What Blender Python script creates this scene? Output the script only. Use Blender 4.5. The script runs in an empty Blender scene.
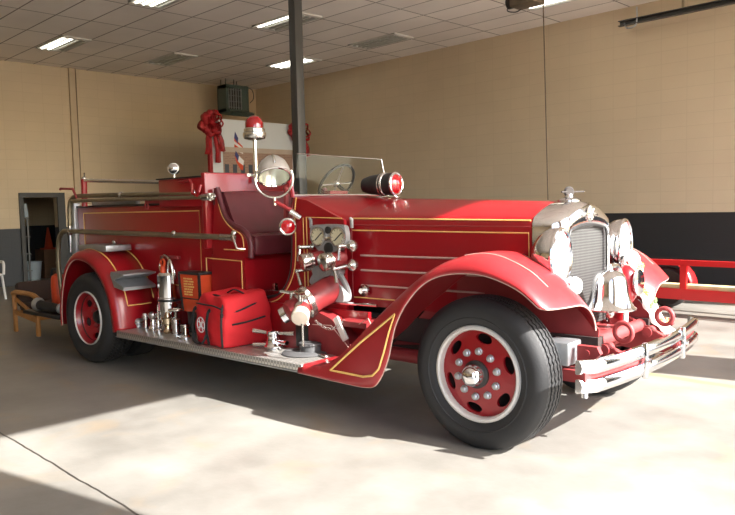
import bpy, bmesh, math, random
from mathutils import Vector, Matrix
random.seed(7)
PI = math.pi
scene = bpy.context.scene
COL = scene.collection

# ------------------------------------------------------------------ materials
def nt(name):
    m = bpy.data.materials.new(name); m.use_nodes = True
    t = m.node_tree; return m, t, t.nodes['Principled BSDF']
def link(t, a, b): t.links.new(a, b)
def node(t, kind, **kw):
    n = t.nodes.new(kind)
    for k, v in kw.items(): setattr(n, k, v)
    return n
def setin(b, **kw):
    names = dict(color='Base Color', metal='Metallic', rough='Roughness', trans='Transmission Weight', ior='IOR',
                 coat='Coat Weight', coatr='Coat Roughness', alpha='Alpha', spec='Specular IOR Level')
    for k, v in kw.items():
        i = b.inputs[names[k]]
        i.default_value = (*v, 1) if k == 'color' else v
def mat(name, color, rough=.5, metal=0, var=.12, scale=6, bump=0, bscale=60, coat=0, rvar=.15, **kw):
    """principled surface whose colour and gloss wander a little with noise"""
    m, t, b = nt(name)
    setin(b, color=color, rough=rough, metal=metal, coat=coat, **kw)
    tc = node(t, 'ShaderNodeTexCoord'); nz = node(t, 'ShaderNodeTexNoise')
    nz.inputs['Scale'].default_value = scale; nz.inputs['Detail'].default_value = 5
    link(t, tc.outputs['Object'], nz.inputs['Vector'])
    if var:
        mx = node(t, 'ShaderNodeMix', data_type='RGBA')
        lo = [max(0, c * (1 - var)) for c in color]; hi = [min(1, c * (1 + var)) for c in color]
        mx.inputs['A'].default_value = (*lo, 1); mx.inputs['B'].default_value = (*hi, 1)
        link(t, nz.outputs['Fac'], mx.inputs['Factor']); link(t, mx.outputs['Result'], b.inputs['Base Color'])
    if rvar:
        mr = node(t, 'ShaderNodeMapRange')
        mr.inputs['To Min'].default_value = max(.02, rough * (1 - rvar)); mr.inputs['To Max'].default_value = min(1, rough * (1 + rvar))
        link(t, nz.outputs['Fac'], mr.inputs['Value']); link(t, mr.outputs['Result'], b.inputs['Roughness'])
    if bump:
        n2 = node(t, 'ShaderNodeTexNoise'); n2.inputs['Scale'].default_value = bscale
        link(t, tc.outputs['Object'], n2.inputs['Vector'])
        bp = node(t, 'ShaderNodeBump'); bp.inputs['Strength'].default_value = bump; bp.inputs['Distance'].default_value = .01
        link(t, n2.outputs['Fac'], bp.inputs['Height']); link(t, bp.outputs['Normal'], b.inputs['Normal'])
    return m

RED = mat('red_enamel', (.285, .005, .010), .30, var=.14, scale=3, coat=.28, coatr=.10)
FADED_SUNWASH = mat('faded_sunwashed_red_enamel', (.32, .016, .021), .36, var=.12, scale=4, coat=.35, coatr=.25)  # faded fender red; the pink wash of overexposed sunlight is mixed into the colour
PRED = mat('matt_pump_red', (.20, .016, .018), .5, var=.3, scale=10)
DRED = mat('dull_red_paint', (.28, .035, .036), .55, var=.3, scale=9)
GOLD = mat('gold_leaf', (.78, .50, .16), .45, var=.2, scale=30)
PALE = mat('worn_pale_trim', (.50, .33, .28), .5, var=.2, scale=30)
CHROME = mat('chrome', (.82, .82, .83), .09, 1, var=.05, scale=12, rvar=.5)
NICKEL = mat('aged_nickel', (.62, .60, .56), .26, 1, var=.15, scale=18)
STEEL = mat('dull_galvanised_steel', (.46, .48, .50), .42, .85, var=.15, scale=20)
GREY = mat('grey_cast_metal', (.32, .315, .31), .45, .25, var=.2, scale=25, bump=.15, bscale=120)
BRASS = mat('tarnished_brass_pipe', (.30, .26, .18), .38, .8, var=.25, scale=15)
BLACK = mat('black_enamel', (.018, .018, .018), .4, var=.3)
RUBBER = mat('tyre_rubber', (.018, .018, .019), .62, var=.35, scale=14, bump=.1, bscale=90)
UNDER = mat('grimy_underbody', (.035, .02, .018), .8, var=.5, scale=12)
CREAM = mat('white_rim_paint', (.62, .59, .55), .4, var=.12)
LEATHER = mat('oxblood_leather', (.105, .018, .024), .30, var=.35, scale=9, bump=.25, bscale=160)
REDLENS = mat('red_glass_lens', (.42, .003, .008), .06, var=.1, coat=1, coatr=.03)
WHITELENS = mat('ribbed_lamp_glass', (.36, .36, .37), .10, var=.05, scale=40, coat=.6)
DIAL = mat('aged_dial_paper', (.62, .56, .38), .5, var=.15, scale=60)
BAGRED = mat('red_nylon_canvas', (.58, .010, .017), .72, var=.12, scale=9, bump=.6, bscale=11)
WEB = mat('black_webbing', (.015, .015, .017), .8, var=.3)
WHITE = mat('white_print', (.75, .74, .74), .6, var=.05)
ORANGE = mat('orange_red_enamel', (.62, .07, .02), .4, var=.15)
WOOD = mat('honey_oak', (.45, .21, .065), .42, var=.3, scale=8)
PLANK = mat('weathered_plank', (.62, .50, .27), .7, var=.4, scale=9)
BROWNCLOTH = mat('brown_upholstery', (.060, .036, .028), .85, var=.3, scale=40)
POLEM = mat('charcoal_column_paint', (.055, .055, .053), .5, var=.2)
GREEN = mat('grey_green_heater_enamel', (.065, .10, .088), .45, var=.2)
BRIGHTRED = mat('bright_red_trailer_paint', (.58, .010, .012), .35, var=.1, coat=.3)
SKYPRINT = mat('poster_pale_sky', (.60, .64, .66), .6, var=.08, scale=2)
BRICKPRINT_C = (.30, .17, .12)
BOWRED = mat('red_tulle', (.42, .010, .016), .6, var=.3, scale=20, alpha=.72)
CONE = mat('traffic_cone_orange', (.50, .055, .018), .6, var=.1)
CARD = mat('brown_cardboard', (.20, .11, .06), .8, var=.2)
PLASTIC = mat('white_plastic', (.75, .77, .78), .45, var=.05)
BLUEGREY = mat('pale_blue_plastic', (.33, .40, .46), .5, var=.1)
NAVY = mat('navy_print', (.03, .04, .16), .6, var=.1)
GARL = mat('white_satin_ribbon', (.86, .82, .76), .5, var=.12, scale=25)
LEAF = mat('green_leaf', (.10, .19, .05), .6, var=.3)
YELLOWP = mat('yellow_petal', (.75, .45, .08), .6, var=.2)
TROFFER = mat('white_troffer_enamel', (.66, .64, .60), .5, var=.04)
GLOBE = mat('frosted_globe', (.88, .88, .86), .25, var=.04)

def glass_mat(name, tint=(.93, .95, .95)):
    m, t, b = nt(name)
    out = t.nodes['Material Output']; t.nodes.remove(b)
    tr = node(t, 'ShaderNodeBsdfTransparent'); tr.inputs['Color'].default_value = (*tint, 1)
    gl = node(t, 'ShaderNodeBsdfGlossy'); gl.inputs['Roughness'].default_value = .03
    fr = node(t, 'ShaderNodeLayerWeight'); fr.inputs['Blend'].default_value = .5
    pw = node(t, 'ShaderNodeMath', operation='POWER'); pw.inputs[1].default_value = 5; link(t, fr.outputs['Facing'], pw.inputs[0])
    nz = node(t, 'ShaderNodeTexNoise'); nz.inputs['Scale'].default_value = 5
    sc_n = node(t, 'ShaderNodeMath', operation='MULTIPLY_ADD'); sc_n.inputs[1].default_value = .008; sc_n.inputs[2].default_value = .008; link(t, nz.outputs['Fac'], sc_n.inputs[0])
    ad = node(t, 'ShaderNodeMath', operation='MULTIPLY_ADD'); ad.inputs[1].default_value = .35
    link(t, pw.outputs[0], ad.inputs[0]); link(t, sc_n.outputs[0], ad.inputs[2])
    mx = node(t, 'ShaderNodeMixShader'); link(t, ad.outputs[0], mx.inputs['Fac'])
    link(t, tr.outputs[0], mx.inputs[1]); link(t, gl.outputs[0], mx.inputs[2]); link(t, mx.outputs[0], out.inputs['Surface'])
    return m
GLASS = glass_mat('window_glass')

def lamp_mat(name, color, strength):
    m, t, b = nt(name)
    setin(b, color=(.8, .8, .8), rough=.4)
    b.inputs['Emission Color'].default_value = (*color, 1); b.inputs['Emission Strength'].default_value = strength
    return m
TUBE_ON = lamp_mat('lit_fluorescent_tube', (1, .96, .84), 3.2)
TUBE_OFF = mat('unlit_fluorescent_tube', (.62, .62, .58), .4, var=.04)

def block_wall(name, axis, tan, dark, band_z):
    """painted concrete block: running bond, tan above and a dark painted dado below"""
    m, t, b = nt(name)
    tc = node(t, 'ShaderNodeTexCoord'); sp = node(t, 'ShaderNodeSeparateXYZ'); cb = node(t, 'ShaderNodeCombineXYZ')
    link(t, tc.outputs['Object'], sp.inputs[0])
    link(t, sp.outputs[axis], cb.inputs['X']); link(t, sp.outputs['Z'], cb.inputs['Y'])
    br = node(t, 'ShaderNodeTexBrick'); br.offset = 0
    br.inputs['Scale'].default_value = 1; br.inputs['Brick Width'].default_value = .406; br.inputs['Row Height'].default_value = .203
    br.inputs['Mortar Size'].default_value = .006; br.inputs['Mortar Smooth'].default_value = .6; br.inputs['Bias'].default_value = 0
    br.inputs['Color1'].default_value = (1, 1, 1, 1); br.inputs['Color2'].default_value = (.97, .968, .965, 1); br.inputs['Mortar'].default_value = (.90, .89, .875, 1)
    link(t, cb.outputs[0], br.inputs['Vector'])
    lt = node(t, 'ShaderNodeMath', operation='LESS_THAN'); lt.inputs[1].default_value = band_z; link(t, sp.outputs['Z'], lt.inputs[0])
    mx = node(t, 'ShaderNodeMix', data_type='RGBA'); mx.inputs['A'].default_value = (*tan, 1); mx.inputs['B'].default_value = (*dark, 1)
    link(t, lt.outputs[0], mx.inputs['Factor'])
    ml = node(t, 'ShaderNodeMix', data_type='RGBA', blend_type='MULTIPLY'); ml.inputs['Factor'].default_value = 1
    link(t, mx.outputs['Result'], ml.inputs['A']); link(t, br.outputs['Color'], ml.inputs['B'])
    nz = node(t, 'ShaderNodeTexNoise'); nz.inputs['Scale'].default_value = 1.3; nz.inputs['Detail'].default_value = 6
    link(t, tc.outputs['Object'], nz.inputs['Vector'])
    mr = node(t, 'ShaderNodeMapRange'); mr.inputs['To Min'].default_value = .92; mr.inputs['To Max'].default_value = 1.08
    link(t, nz.outputs['Fac'], mr.inputs['Value'])
    m2 = node(t, 'ShaderNodeMix', data_type='RGBA', blend_type='MULTIPLY'); m2.inputs['Factor'].default_value = 1
    link(t, ml.outputs['Result'], m2.inputs['A']); link(t, mr.outputs['Result'], m2.inputs['B'])
    link(t, m2.outputs['Result'], b.inputs['Base Color']); setin(b, rough=.55)
    n2 = node(t, 'ShaderNodeTexNoise'); n2.inputs['Scale'].default_value = 70; link(t, tc.outputs['Object'], n2.inputs['Vector'])
    ad = node(t, 'ShaderNodeMath', operation='MULTIPLY_ADD'); ad.inputs[1].default_value = -1.2
    link(t, br.outputs['Fac'], ad.inputs[0]); link(t, n2.outputs['Fac'], ad.inputs[2])
    bp = node(t, 'ShaderNodeBump'); bp.inputs['Strength'].default_value = .22; bp.inputs['Distance'].default_value = .005
    link(t, ad.outputs[0], bp.inputs['Height']); link(t, bp.outputs['Normal'], b.inputs['Normal'])
    return m
TAN = (.63, .52, .36)
WALLX = block_wall('painted_block_wall_long', 'X', TAN, (.022, .023, .025), 1.285)
WALLY = block_wall('painted_block_wall_end', 'Y', TAN, (.026, .034, .044), 1.20)

def ceiling_mat():
    m, t, b = nt('ceiling_tiles')
    tc = node(t, 'ShaderNodeTexCoord'); mp = node(t, 'ShaderNodeMapping')
    mp.inputs['Location'].default_value = (7.94 + 1.27 * 8, -4.22 + .572 * 20, 0)
    link(t, tc.outputs['Object'], mp.inputs['Vector'])
    br = node(t, 'ShaderNodeTexBrick'); br.offset = 0
    br.inputs['Scale'].default_value = 1; br.inputs['Brick Width'].default_value = 1.27; br.inputs['Row Height'].default_value = .572
    br.inputs['Mortar Size'].default_value = .012; br.inputs['Mortar Smooth'].default_value = .1
    br.inputs['Color1'].default_value = (.90, .84, .78, 1); br.inputs['Color2'].default_value = (.84, .78, .72, 1); br.inputs['Mortar'].default_value = (.27, .23, .20, 1)
    link(t, mp.outputs[0], br.inputs['Vector'])
    nz = node(t, 'ShaderNodeTexNoise'); nz.inputs['Scale'].default_value = .9; nz.inputs['Detail'].default_value = 3
    link(t, tc.outputs['Object'], nz.inputs['Vector'])
    mr = node(t, 'ShaderNodeMapRange'); mr.inputs['To Min'].default_value = .86; mr.inputs['To Max'].default_value = 1.14
    link(t, nz.outputs['Fac'], mr.inputs['Value'])
    ml = node(t, 'ShaderNodeMix', data_type='RGBA', blend_type='MULTIPLY'); ml.inputs['Factor'].default_value = 1
    link(t, br.outputs['Color'], ml.inputs['A']); link(t, mr.outputs['Result'], ml.inputs['B'])
    link(t, ml.outputs['Result'], b.inputs['Base Color']); setin(b, rough=.85)
    n2 = node(t, 'ShaderNodeTexNoise'); n2.inputs['Scale'].default_value = 45; link(t, tc.outputs['Object'], n2.inputs['Vector'])
    ad = node(t, 'ShaderNodeMath', operation='MULTIPLY_ADD'); ad.inputs[1].default_value = 2
    link(t, br.outputs['Fac'], ad.inputs[0]); link(t, n2.outputs['Fac'], ad.inputs[2])
    bp = node(t, 'ShaderNodeBump'); bp.inputs['Strength'].default_value = .25; bp.inputs['Distance'].default_value = .01
    link(t, ad.outputs[0], bp.inputs['Height']); link(t, bp.outputs['Normal'], b.inputs['Normal'])
    return m
CEIL = ceiling_mat()

def concrete():
    m, t, b = nt('worn_concrete')
    tc = node(t, 'ShaderNodeTexCoord'); o = tc.outputs['Object']
    nz = node(t, 'ShaderNodeTexNoise'); nz.inputs['Scale'].default_value = 1.1; nz.inputs['Detail'].default_value = 9; nz.inputs['Roughness'].default_value = .62
    link(t, o, nz.inputs['Vector'])
    rp = node(t, 'ShaderNodeValToRGB'); r = rp.color_ramp
    r.elements[0].position = .34; r.elements[0].color = (.150, .141, .126, 1); r.elements[1].position = .72; r.elements[1].color = (.275, .262, .238, 1)
    link(t, nz.outputs['Fac'], rp.inputs['Fac'])
    # rust-coloured drips
    n2 = node(t, 'ShaderNodeTexNoise'); n2.inputs['Scale'].default_value = 1.7; n2.inputs['Detail'].default_value = 4; n2.inputs['Distortion'].default_value = .6
    mp = node(t, 'ShaderNodeMapping'); mp.inputs['Location'].default_value = (3.1, 7.7, 0); link(t, o, mp.inputs['Vector']); link(t, mp.outputs[0], n2.inputs['Vector'])
    r2 = node(t, 'ShaderNodeMapRange'); r2.inputs['From Min'].default_value = .56; r2.inputs['From Max'].default_value = .74; r2.inputs['To Max'].default_value = .5
    link(t, n2.outputs['Fac'], r2.inputs['Value'])
    mx = node(t, 'ShaderNodeMix', data_type='RGBA'); mx.inputs['B'].default_value = (.29, .205, .115, 1)
    link(t, r2.outputs['Result'], mx.inputs['Factor']); link(t, rp.outputs['Color'], mx.inputs['A'])
    # joint line running with X near Y = 1.6, slightly ragged
    sp = node(t, 'ShaderNodeSeparateXYZ'); link(t, o, sp.inputs[0])
    n3 = node(t, 'ShaderNodeTexNoise'); n3.inputs['Scale'].default_value = 3; link(t, o, n3.inputs['Vector'])
    wob = node(t, 'ShaderNodeMath', operation='MULTIPLY_ADD'); wob.inputs[1].default_value = .05
    link(t, n3.outputs['Fac'], wob.inputs[0]); link(t, sp.outputs['Y'], wob.inputs[2])
    def line(center, half):
        s = node(t, 'ShaderNodeMath', operation='SUBTRACT'); s.inputs[1].default_value = center; link(t, wob.outputs[0], s.inputs[0])
        a = node(t, 'ShaderNodeMath', operation='ABSOLUTE'); link(t, s.outputs[0], a.inputs[0])
        l = node(t, 'ShaderNodeMath', operation='LESS_THAN'); l.inputs[1].default_value = half; link(t, a.outputs[0], l.inputs[0])
        return l
    l1 = line(1.632, .0065)
    mj = node(t, 'ShaderNodeMix', data_type='RGBA'); mj.inputs['B'].default_value = (.03, .026, .022, 1)
    link(t, l1.outputs[0], mj.inputs['Factor']); link(t, mx.outputs['Result'], mj.inputs['A'])
    # faded yellow bay line
    l2 = line(6.02, .05)
    f2 = node(t, 'ShaderNodeMath', operation='MULTIPLY'); f2.inputs[1].default_value = .55; link(t, l2.outputs[0], f2.inputs[0])
    my = node(t, 'ShaderNodeMix', data_type='RGBA'); my.inputs['B'].default_value = (.36, .28, .10, 1)
    link(t, f2.outputs[0], my.inputs['Factor']); link(t, mj.outputs['Result'], my.inputs['A'])
    link(t, my.outputs['Result'], b.inputs['Base Color'])
    mr = node(t, 'ShaderNodeMapRange'); mr.inputs['To Min'].default_value = .30; mr.inputs['To Max'].default_value = .55
    link(t, nz.outputs['Fac'], mr.inputs['Value']); link(t, mr.outputs['Result'], b.inputs['Roughness'])
    n4 = node(t, 'ShaderNodeTexNoise'); n4.inputs['Scale'].default_value = 30; n4.inputs['Detail'].default_value = 6; link(t, o, n4.inputs['Vector'])
    bp = node(t, 'ShaderNodeBump'); bp.inputs['Strength'].default_value = .18; bp.inputs['Distance'].default_value = .004
    link(t, n4.outputs['Fac'], bp.inputs['Height']); link(t, bp.outputs['Normal'], b.inputs['Normal'])
    return m
CONCRETE = concrete()

def tread_plate():
    m, t, b = nt('diamond_tread_plate')
    tc = node(t, 'ShaderNodeTexCoord'); mp = node(t, 'ShaderNodeMapping'); mp.inputs['Rotation'].default_value = (0, 0, PI / 4); mp.inputs['Scale'].default_value = (42, 42, 42)
    link(t, tc.outputs['Object'], mp.inputs['Vector'])
    ck = node(t, 'ShaderNodeTexChecker'); ck.inputs['Scale'].default_value = 1; link(t, mp.outputs[0], ck.inputs['Vector'])
    mr = node(t, 'ShaderNodeMix', data_type='RGBA'); mr.inputs['A'].default_value = (.33, .32, .30, 1); mr.inputs['B'].default_value = (.60, .58, .54, 1)
    link(t, ck.outputs['Fac'], mr.inputs['Factor']); link(t, mr.outputs['Result'], b.inputs['Base Color'])
    setin(b, rough=.38, metal=.75)
    bp = node(t, 'ShaderNodeBump'); bp.inputs['Strength'].default_value = .5; bp.inputs['Distance'].default_value = .004
    link(t, ck.outputs['Fac'], bp.inputs['Height']); link(t, bp.outputs['Normal'], b.inputs['Normal'])
    return m
TREAD = tread_plate()

def mesh_grille():
    m, t, b = nt('radiator_core_mesh')
    tc = node(t, 'ShaderNodeTexCoord'); mp = node(t, 'ShaderNodeMapping'); mp.inputs['Rotation'].default_value = (PI / 4, 0, 0); mp.inputs['Scale'].default_value = (1, 75, 75)
    link(t, tc.outputs['Object'], mp.inputs['Vector'])
    ck = node(t, 'ShaderNodeTexChecker'); ck.inputs['Scale'].default_value = 1; link(t, mp.outputs[0], ck.inputs['Vector'])
    mr = node(t, 'ShaderNodeMix', data_type='RGBA'); mr.inputs['A'].default_value = (.025, .025, .025, 1); mr.inputs['B'].default_value = (.095, .093, .09, 1)
    link(t, ck.outputs['Fac'], mr.inputs['Factor']); link(t, mr.outputs['Result'], b.inputs['Base Color'])
    setin(b, rough=.5, metal=.3)
    return m
CORE = mesh_grille()

def brick_print():
    m, t, b = nt('poster_brick_building')
    tc = node(t, 'ShaderNodeTexCoord'); sp = node(t, 'ShaderNodeSeparateXYZ'); cb = node(t, 'ShaderNodeCombineXYZ')
    link(t, tc.outputs['Object'], sp.inputs[0]); link(t, sp.outputs['Y'], cb.inputs['X']); link(t, sp.outputs['Z'], cb.inputs['Y'])
    br = node(t, 'ShaderNodeTexBrick'); br.inputs['Scale'].default_value = 1; br.inputs['Brick Width'].default_value = .09; br.inputs['Row Height'].default_value = .035
    br.inputs['Mortar Size'].default_value = .003
    br.inputs['Color1'].default_value = (.33, .20, .145, 1); br.inputs['Color2'].default_value = (.27, .16, .115, 1); br.inputs['Mortar'].default_value = (.38, .29, .23, 1)
    link(t, cb.outputs[0], br.inputs['Vector']); link(t, br.outputs['Color'], b.inputs['Base Color']); setin(b, rough=.6)
    return m
BRICKPRINT = brick_print()

# ------------------------------------------------------------------ geometry helpers
def vec(p): return Vector(p)
def crom(pts, n):
    """Catmull-Rom through pts (tuples of any length), n steps per span"""
    out = []; P = [pts[0]] + list(pts) + [pts[-1]]
    for i in range(1, len(P) - 2):
        a, b, c, d = P[i - 1], P[i], P[i + 1], P[i + 2]
        for k in range(n):
            s = k / n
            out.append(tuple(.5 * (2 * b[j] + (c[j] - a[j]) * s + (2 * a[j] - 5 * b[j] + 4 * c[j] - d[j]) * s * s + (3 * b[j] - a[j] - 3 * c[j] + d[j]) * s ** 3) for j in range(len(b))))
    out.append(tuple(pts[-1])); return out

class M:
    def __init__(s, m=None): s.v = []; s.f = []; s.mi = []; s.mats = []; s.cur = 0; s.use(m or RED)
    def use(s, m):
        if m not in s.mats: s.mats.append(m)
        s.cur = s.mats.index(m); return s
    def add(s, vs, fs):
        o = len(s.v); s.v += [tuple(p) for p in vs]; s.f += [tuple(i + o for i in f) for f in fs]; s.mi += [s.cur] * len(fs); return s
    def box(s, c, d, rot=(0, 0, 0), bevel=0, seg=2):
        bm = bmesh.new(); bmesh.ops.create_cube(bm, size=1)
        for q in bm.verts: q.co = Vector((q.co.x * d[0], q.co.y * d[1], q.co.z * d[2]))
        if bevel: bmesh.ops.bevel(bm, geom=list(bm.edges), offset=min(bevel, .49 * min(d)), segments=seg, affect='EDGES', profile=.5)
        R = Matrix.Translation(c) @ (Matrix.Rotation(rot[2], 4, 'Z') @ Matrix.Rotation(rot[1], 4, 'Y') @ Matrix.Rotation(rot[0], 4, 'X'))
        bm.verts.index_update(); vs = [R @ q.co for q in bm.verts]; fs = [[q.index for q in f.verts] for f in bm.faces]; bm.free()
        return s.add(vs, fs)
    def box2(s, lo, hi, bevel=0): return s.box([(a + b) / 2 for a, b in zip(lo, hi)], [abs(b - a) for a, b in zip(lo, hi)], bevel=bevel)
    def lathe(s, prof, origin, axis, seg=32, zig=None, up=None):
        """prof: list of (radius, height along axis)"""
        a = vec(axis).normalized(); u = a.orthogonal().normalized() if up is None else vec(up).normalized(); w = a.cross(u); o = vec(origin)
        vs = []; fs = []; n = len(prof)
        for k in range(seg):
            t = 2 * PI * k / seg; d = u * math.cos(t) + w * math.sin(t)
            for i, (r, h) in enumerate(prof):
                hh = h + (zig[i] * (1 if k % 2 else -1) if zig else 0)
                vs.append(o + d * r + a * hh)
        for k in range(seg):
            k2 = (k + 1) % seg
            for i in range(n - 1):
                fs.append((k * n + i, k2 * n + i, k2 * n + i + 1, k * n + i + 1))
        if prof[0][0] > 1e-6: fs.append(tuple(k * n for k in reversed(range(seg)))) if s.caps else None
        if prof[-1][0] > 1e-6: fs.append(tuple(k * n + n - 1 for k in range(seg))) if s.caps else None
        return s.add(vs, fs)
    caps = True
    def cyl(s, p0, p1, r0, r1=None, seg=20):
        d = vec(p1) - vec(p0); return s.lathe([(r0, 0), (r0 if r1 is None else r1, d.length)], p0, d, seg)
    def ball(s, c, r, sc=(1, 1, 1), seg=20, rings=10):
        n = rings; prof = [(max(1e-7, math.sin(PI * i / n)) * r, -math.cos(PI * i / n) * r) for i in range(n + 1)]
        k = len(s.v); s.lathe(prof, (0, 0, 0), (0, 0, 1), seg)
        for i in range(k, len(s.v)):
            p = s.v[i]; s.v[i] = (p[0] * sc[0] + c[0], p[1] * sc[1] + c[1], p[2] * sc[2] + c[2])
        return s
    def tube(s, pts, r, seg=8, closed=False, sx=1, sy=1, rot0=0, rads=None):
        P = [vec(p) for p in pts]; n = len(P); vs = []; fs = []
        T = []
        for i in range(n):
            a = P[i - 1] if (i > 0 or closed) else P[i]; b = P[(i + 1) % n] if (i < n - 1 or closed) else P[i]
            T.append((b - a).normalized())
        u = T[0].cross(Vector((0, 0, 1)))
        if u.length < 1e-3: u = T[0].cross(Vector((0, 1, 0)))
        u.normalize()
        for i in range(n):
            u = (u - T[i] * u.dot(T[i])).normalized(); w = T[i].cross(u)
            rr = rads[i] if rads else r
            for k in range(seg):
                t = 2 * PI * k / seg + rot0
                vs.append(P[i] + u * math.cos(t) * rr * sx + w * math.sin(t) * rr * sy)
        for i in range(n if closed else n - 1):
            j = (i + 1) % n
            for k in range(seg):
                k2 = (k + 1) % seg; fs.append((i * seg + k, i * seg + k2, j * seg + k2, j * seg + k))
        if not closed: fs += [tuple(reversed(range(seg))), tuple((n - 1) * seg + k for k in range(seg))]
        return s.add(vs, fs)
    def stripe(s, pts, w=.011): return s.tube(pts, w / 2, 6)
    def prism(s, poly, axis, a, b):
        """polygon in the two other axes (cyclic order x,z for 'y'; x,y for 'z'; y,z for 'x'), extruded from a to b"""
        def P(p, h): return {'y': (p[0], h, p[1]), 'z': (p[0], p[1], h), 'x': (h, p[0], p[1])}[axis]
        n = len(poly); vs = [P(p, a) for p in poly] + [P(p, b) for p in poly]
        fs = [tuple(range(n)), tuple(reversed(range(n, 2 * n)))] + [(i, n + i, n + (i + 1) % n, (i + 1) % n) for i in range(n)]
        return s.add(vs, fs)
    def grid(s, rows, closed=False):
        n = len(rows[0]); vs = [p for r in rows for p in r]; fs = []
        for i in range(len(rows) - 1):
            for j in range(n if closed else n - 1):
                j2 = (j + 1) % n; fs.append((i * n + j, i * n + j2, (i + 1) * n + j2, (i + 1) * n + j))
        return s.add(vs, fs)
    def ring(s, c, R, r, axis, seg=32, rs=8, arc=(0, 2 * PI), up=None):
        a = vec(axis).normalized(); u = a.orthogonal().normalized() if up is None else vec(up).normalized(); w = a.cross(u); full = abs(arc[1] - arc[0]) > 6.28
        n = seg if full else seg + 1
        pts = [vec(c) + (u * math.cos(t) + w * math.sin(t)) * R for t in (arc[0] + (arc[1] - arc[0]) * k / seg for k in range(n))]
        return s.tube(pts, r, rs, closed=full)
    def make(s, name, parent=None, loc=None, sharp=38, solid=0, offset=-1, rotz=0):
        me = bpy.data.meshes.new(name); me.from_pydata(s.v, [], s.f)
        for m in s.mats: me.materials.append(m)
        for p, i in zip(me.polygons, s.mi): p.material_index = i; p.use_smooth = True
        bm = bmesh.new(); bm.from_mesh(me); bmesh.ops.recalc_face_normals(bm, faces=list(bm.faces)); bm.to_mesh(me); bm.free()
        me.set_sharp_from_angle(angle=math.radians(sharp)); me.update()
        o = bpy.data.objects.new(name, me); COL.objects.link(o)
        if parent: o.parent = parent
        if loc is not None: o.location = loc
        if rotz: o.rotation_euler.z = rotz
        if solid:
            sd = o.modifiers.new('thickness', 'SOLIDIFY'); sd.thickness = solid; sd.offset = offset
        return o

def empty(name, loc, rz=0):
    o = bpy.data.objects.new(name, None); COL.objects.link(o); o.location = loc; o.rotation_euler = (0, 0, rz); o.empty_display_size = .2; return o
def tag(o, label, cat, group=None):
    o['label'] = label; o['category'] = cat
    if group: o['group'] = group
    return o
def struct(o): o['kind'] = 'structure'; return o
def copy_tree(o, parent=None):
    c = o.copy(); COL.objects.link(c); c.parent = parent
    for ch in list(o.children): copy_tree(ch, c)
    return c

# ------------------------------------------------------------------ the setting
XL, YB, YN, XF, ZC = -15.85, 11.6, -6.0, .85, 4.67       # end wall, long wall, near wall, door wall, ceiling
struct(M(CONCRETE).box2((XL - 4, YN - .2, -.2), (16, YB + 4, 0)).make('floor'))
struct(M(CEIL).box2((XL - .2, YN - .2, ZC), (XF + .26, YB + .2, ZC + .12)).make('ceiling'))
struct(M(WALLX).box2((XL - .2, YB, 0), (XF + .26, YB + .2, ZC)).make('wall_back'))
struct(M(WALLX).box2((XL - .2, YN - .2, 0), (XF + .26, YN, ZC)).make('wall_near'))
DY0, DY1, DZ = 5.55, 6.28, 1.85                          # doorway in the end wall
w = M(WALLY)
w.box2((XL - .2, YN, 0), (XL, DY0, ZC)); w.box2((XL - .2, DY1, 0), (XL, YB, ZC)); w.box2((XL - .2, DY0, DZ), (XL, DY1, ZC))
struct(w.make('wall_left'))
# door wall in front of the engine: header and piers round three open bay doors
HZ = 4.655
w = M(WALLY)
w.box2((XF, YN, HZ), (XF + .26, YB, ZC))
for a, b in ((YN, -2.6), (1.35, 2.56), (6.91, 7.77)): w.box2((XF, a, 0), (XF + .26, b, HZ))
struct(w.make('wall_front'))
f = M(mat('dark_door_frame_paint', (.018, .022, .024), .5))
f.box2((XL, DY0 - .07, 0), (XL + .05, DY0 + .01, DZ + .10)); f.box2((XL, DY1 - .01, 0), (XL + .05, DY1 + .15, DZ + .10)); f.box2((XL, DY0 + .01, DZ), (XL + .05, DY1 - .01, DZ + .10))
struct(f.make('door_1'))
struct(M(mat('tan_pilaster_paint', (.56, .45, .31), .6)).box2((XL, 6.66, 0), (XL + .06, 6.79, ZC)).make('trim_1'))
struct(M(mat('brown_conduit', (.20, .15, .09), .6)).cyl((XL + .03, 6.81, 0), (XL + .03, 6.81, ZC), .016, seg=10).make('trim_2'))
struct(M(mat('corner_pilaster_paint', (.60, .45, .28), .6)).box2((XL, 10.55, 0), (XL + .12, YB, ZC)).make('trim_3'))
# store room behind the doorway
w = M(WALLY)
w.box2((XL - 3.4, 4.0, 0), (XL - 3.2, 9.6, 2.9)); w.box2((XL - 3.4, 3.8, 0), (XL - .2, 4.0, 2.9)); w.box2((XL - 3.4, 9.6, 0), (XL - .2, 9.8, 2.9)); w.box2((XL - 3.4, 3.8, 2.9), (XL - .2, 9.8, 3.0))
struct(w.make('wall_store'))

# ceiling lights
def troffer(x0, y0, lit, label):
    x1, y1 = x0 + 1.25, y0 + .55
    t = empty('ceiling_light', ((x0 + x1) / 2, (y0 + y1) / 2, ZC)); cx, cy = (x1 - x0) / 2, (y1 - y0) / 2
    tag(t, label, 'ceiling light', 'fluorescent ceiling lights')
    m = M(TROFFER)
    for s in (-1, 1):
        m.box((0, s * (cy - .012), -.012), (2 * cx, .024, .024)); m.box((s * (cx - .04), 0, -.014), (.08, 2 * cy, .028))
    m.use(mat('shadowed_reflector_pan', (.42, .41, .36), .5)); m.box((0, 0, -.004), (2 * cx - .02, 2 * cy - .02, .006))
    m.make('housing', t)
    for k in range(4):
        y = (-1.5 + k) * .125
        on = lit > k
        M(TUBE_ON if on else TUBE_OFF).cyl((-cx + .08, y, -.022), (cx - .08, y, -.022), .017, seg=10).make('fluorescent_tube', t)
    return t
troffer(-14.24, 5.39, 2, 'half lit ceiling light at the far left near the end wall')
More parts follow.
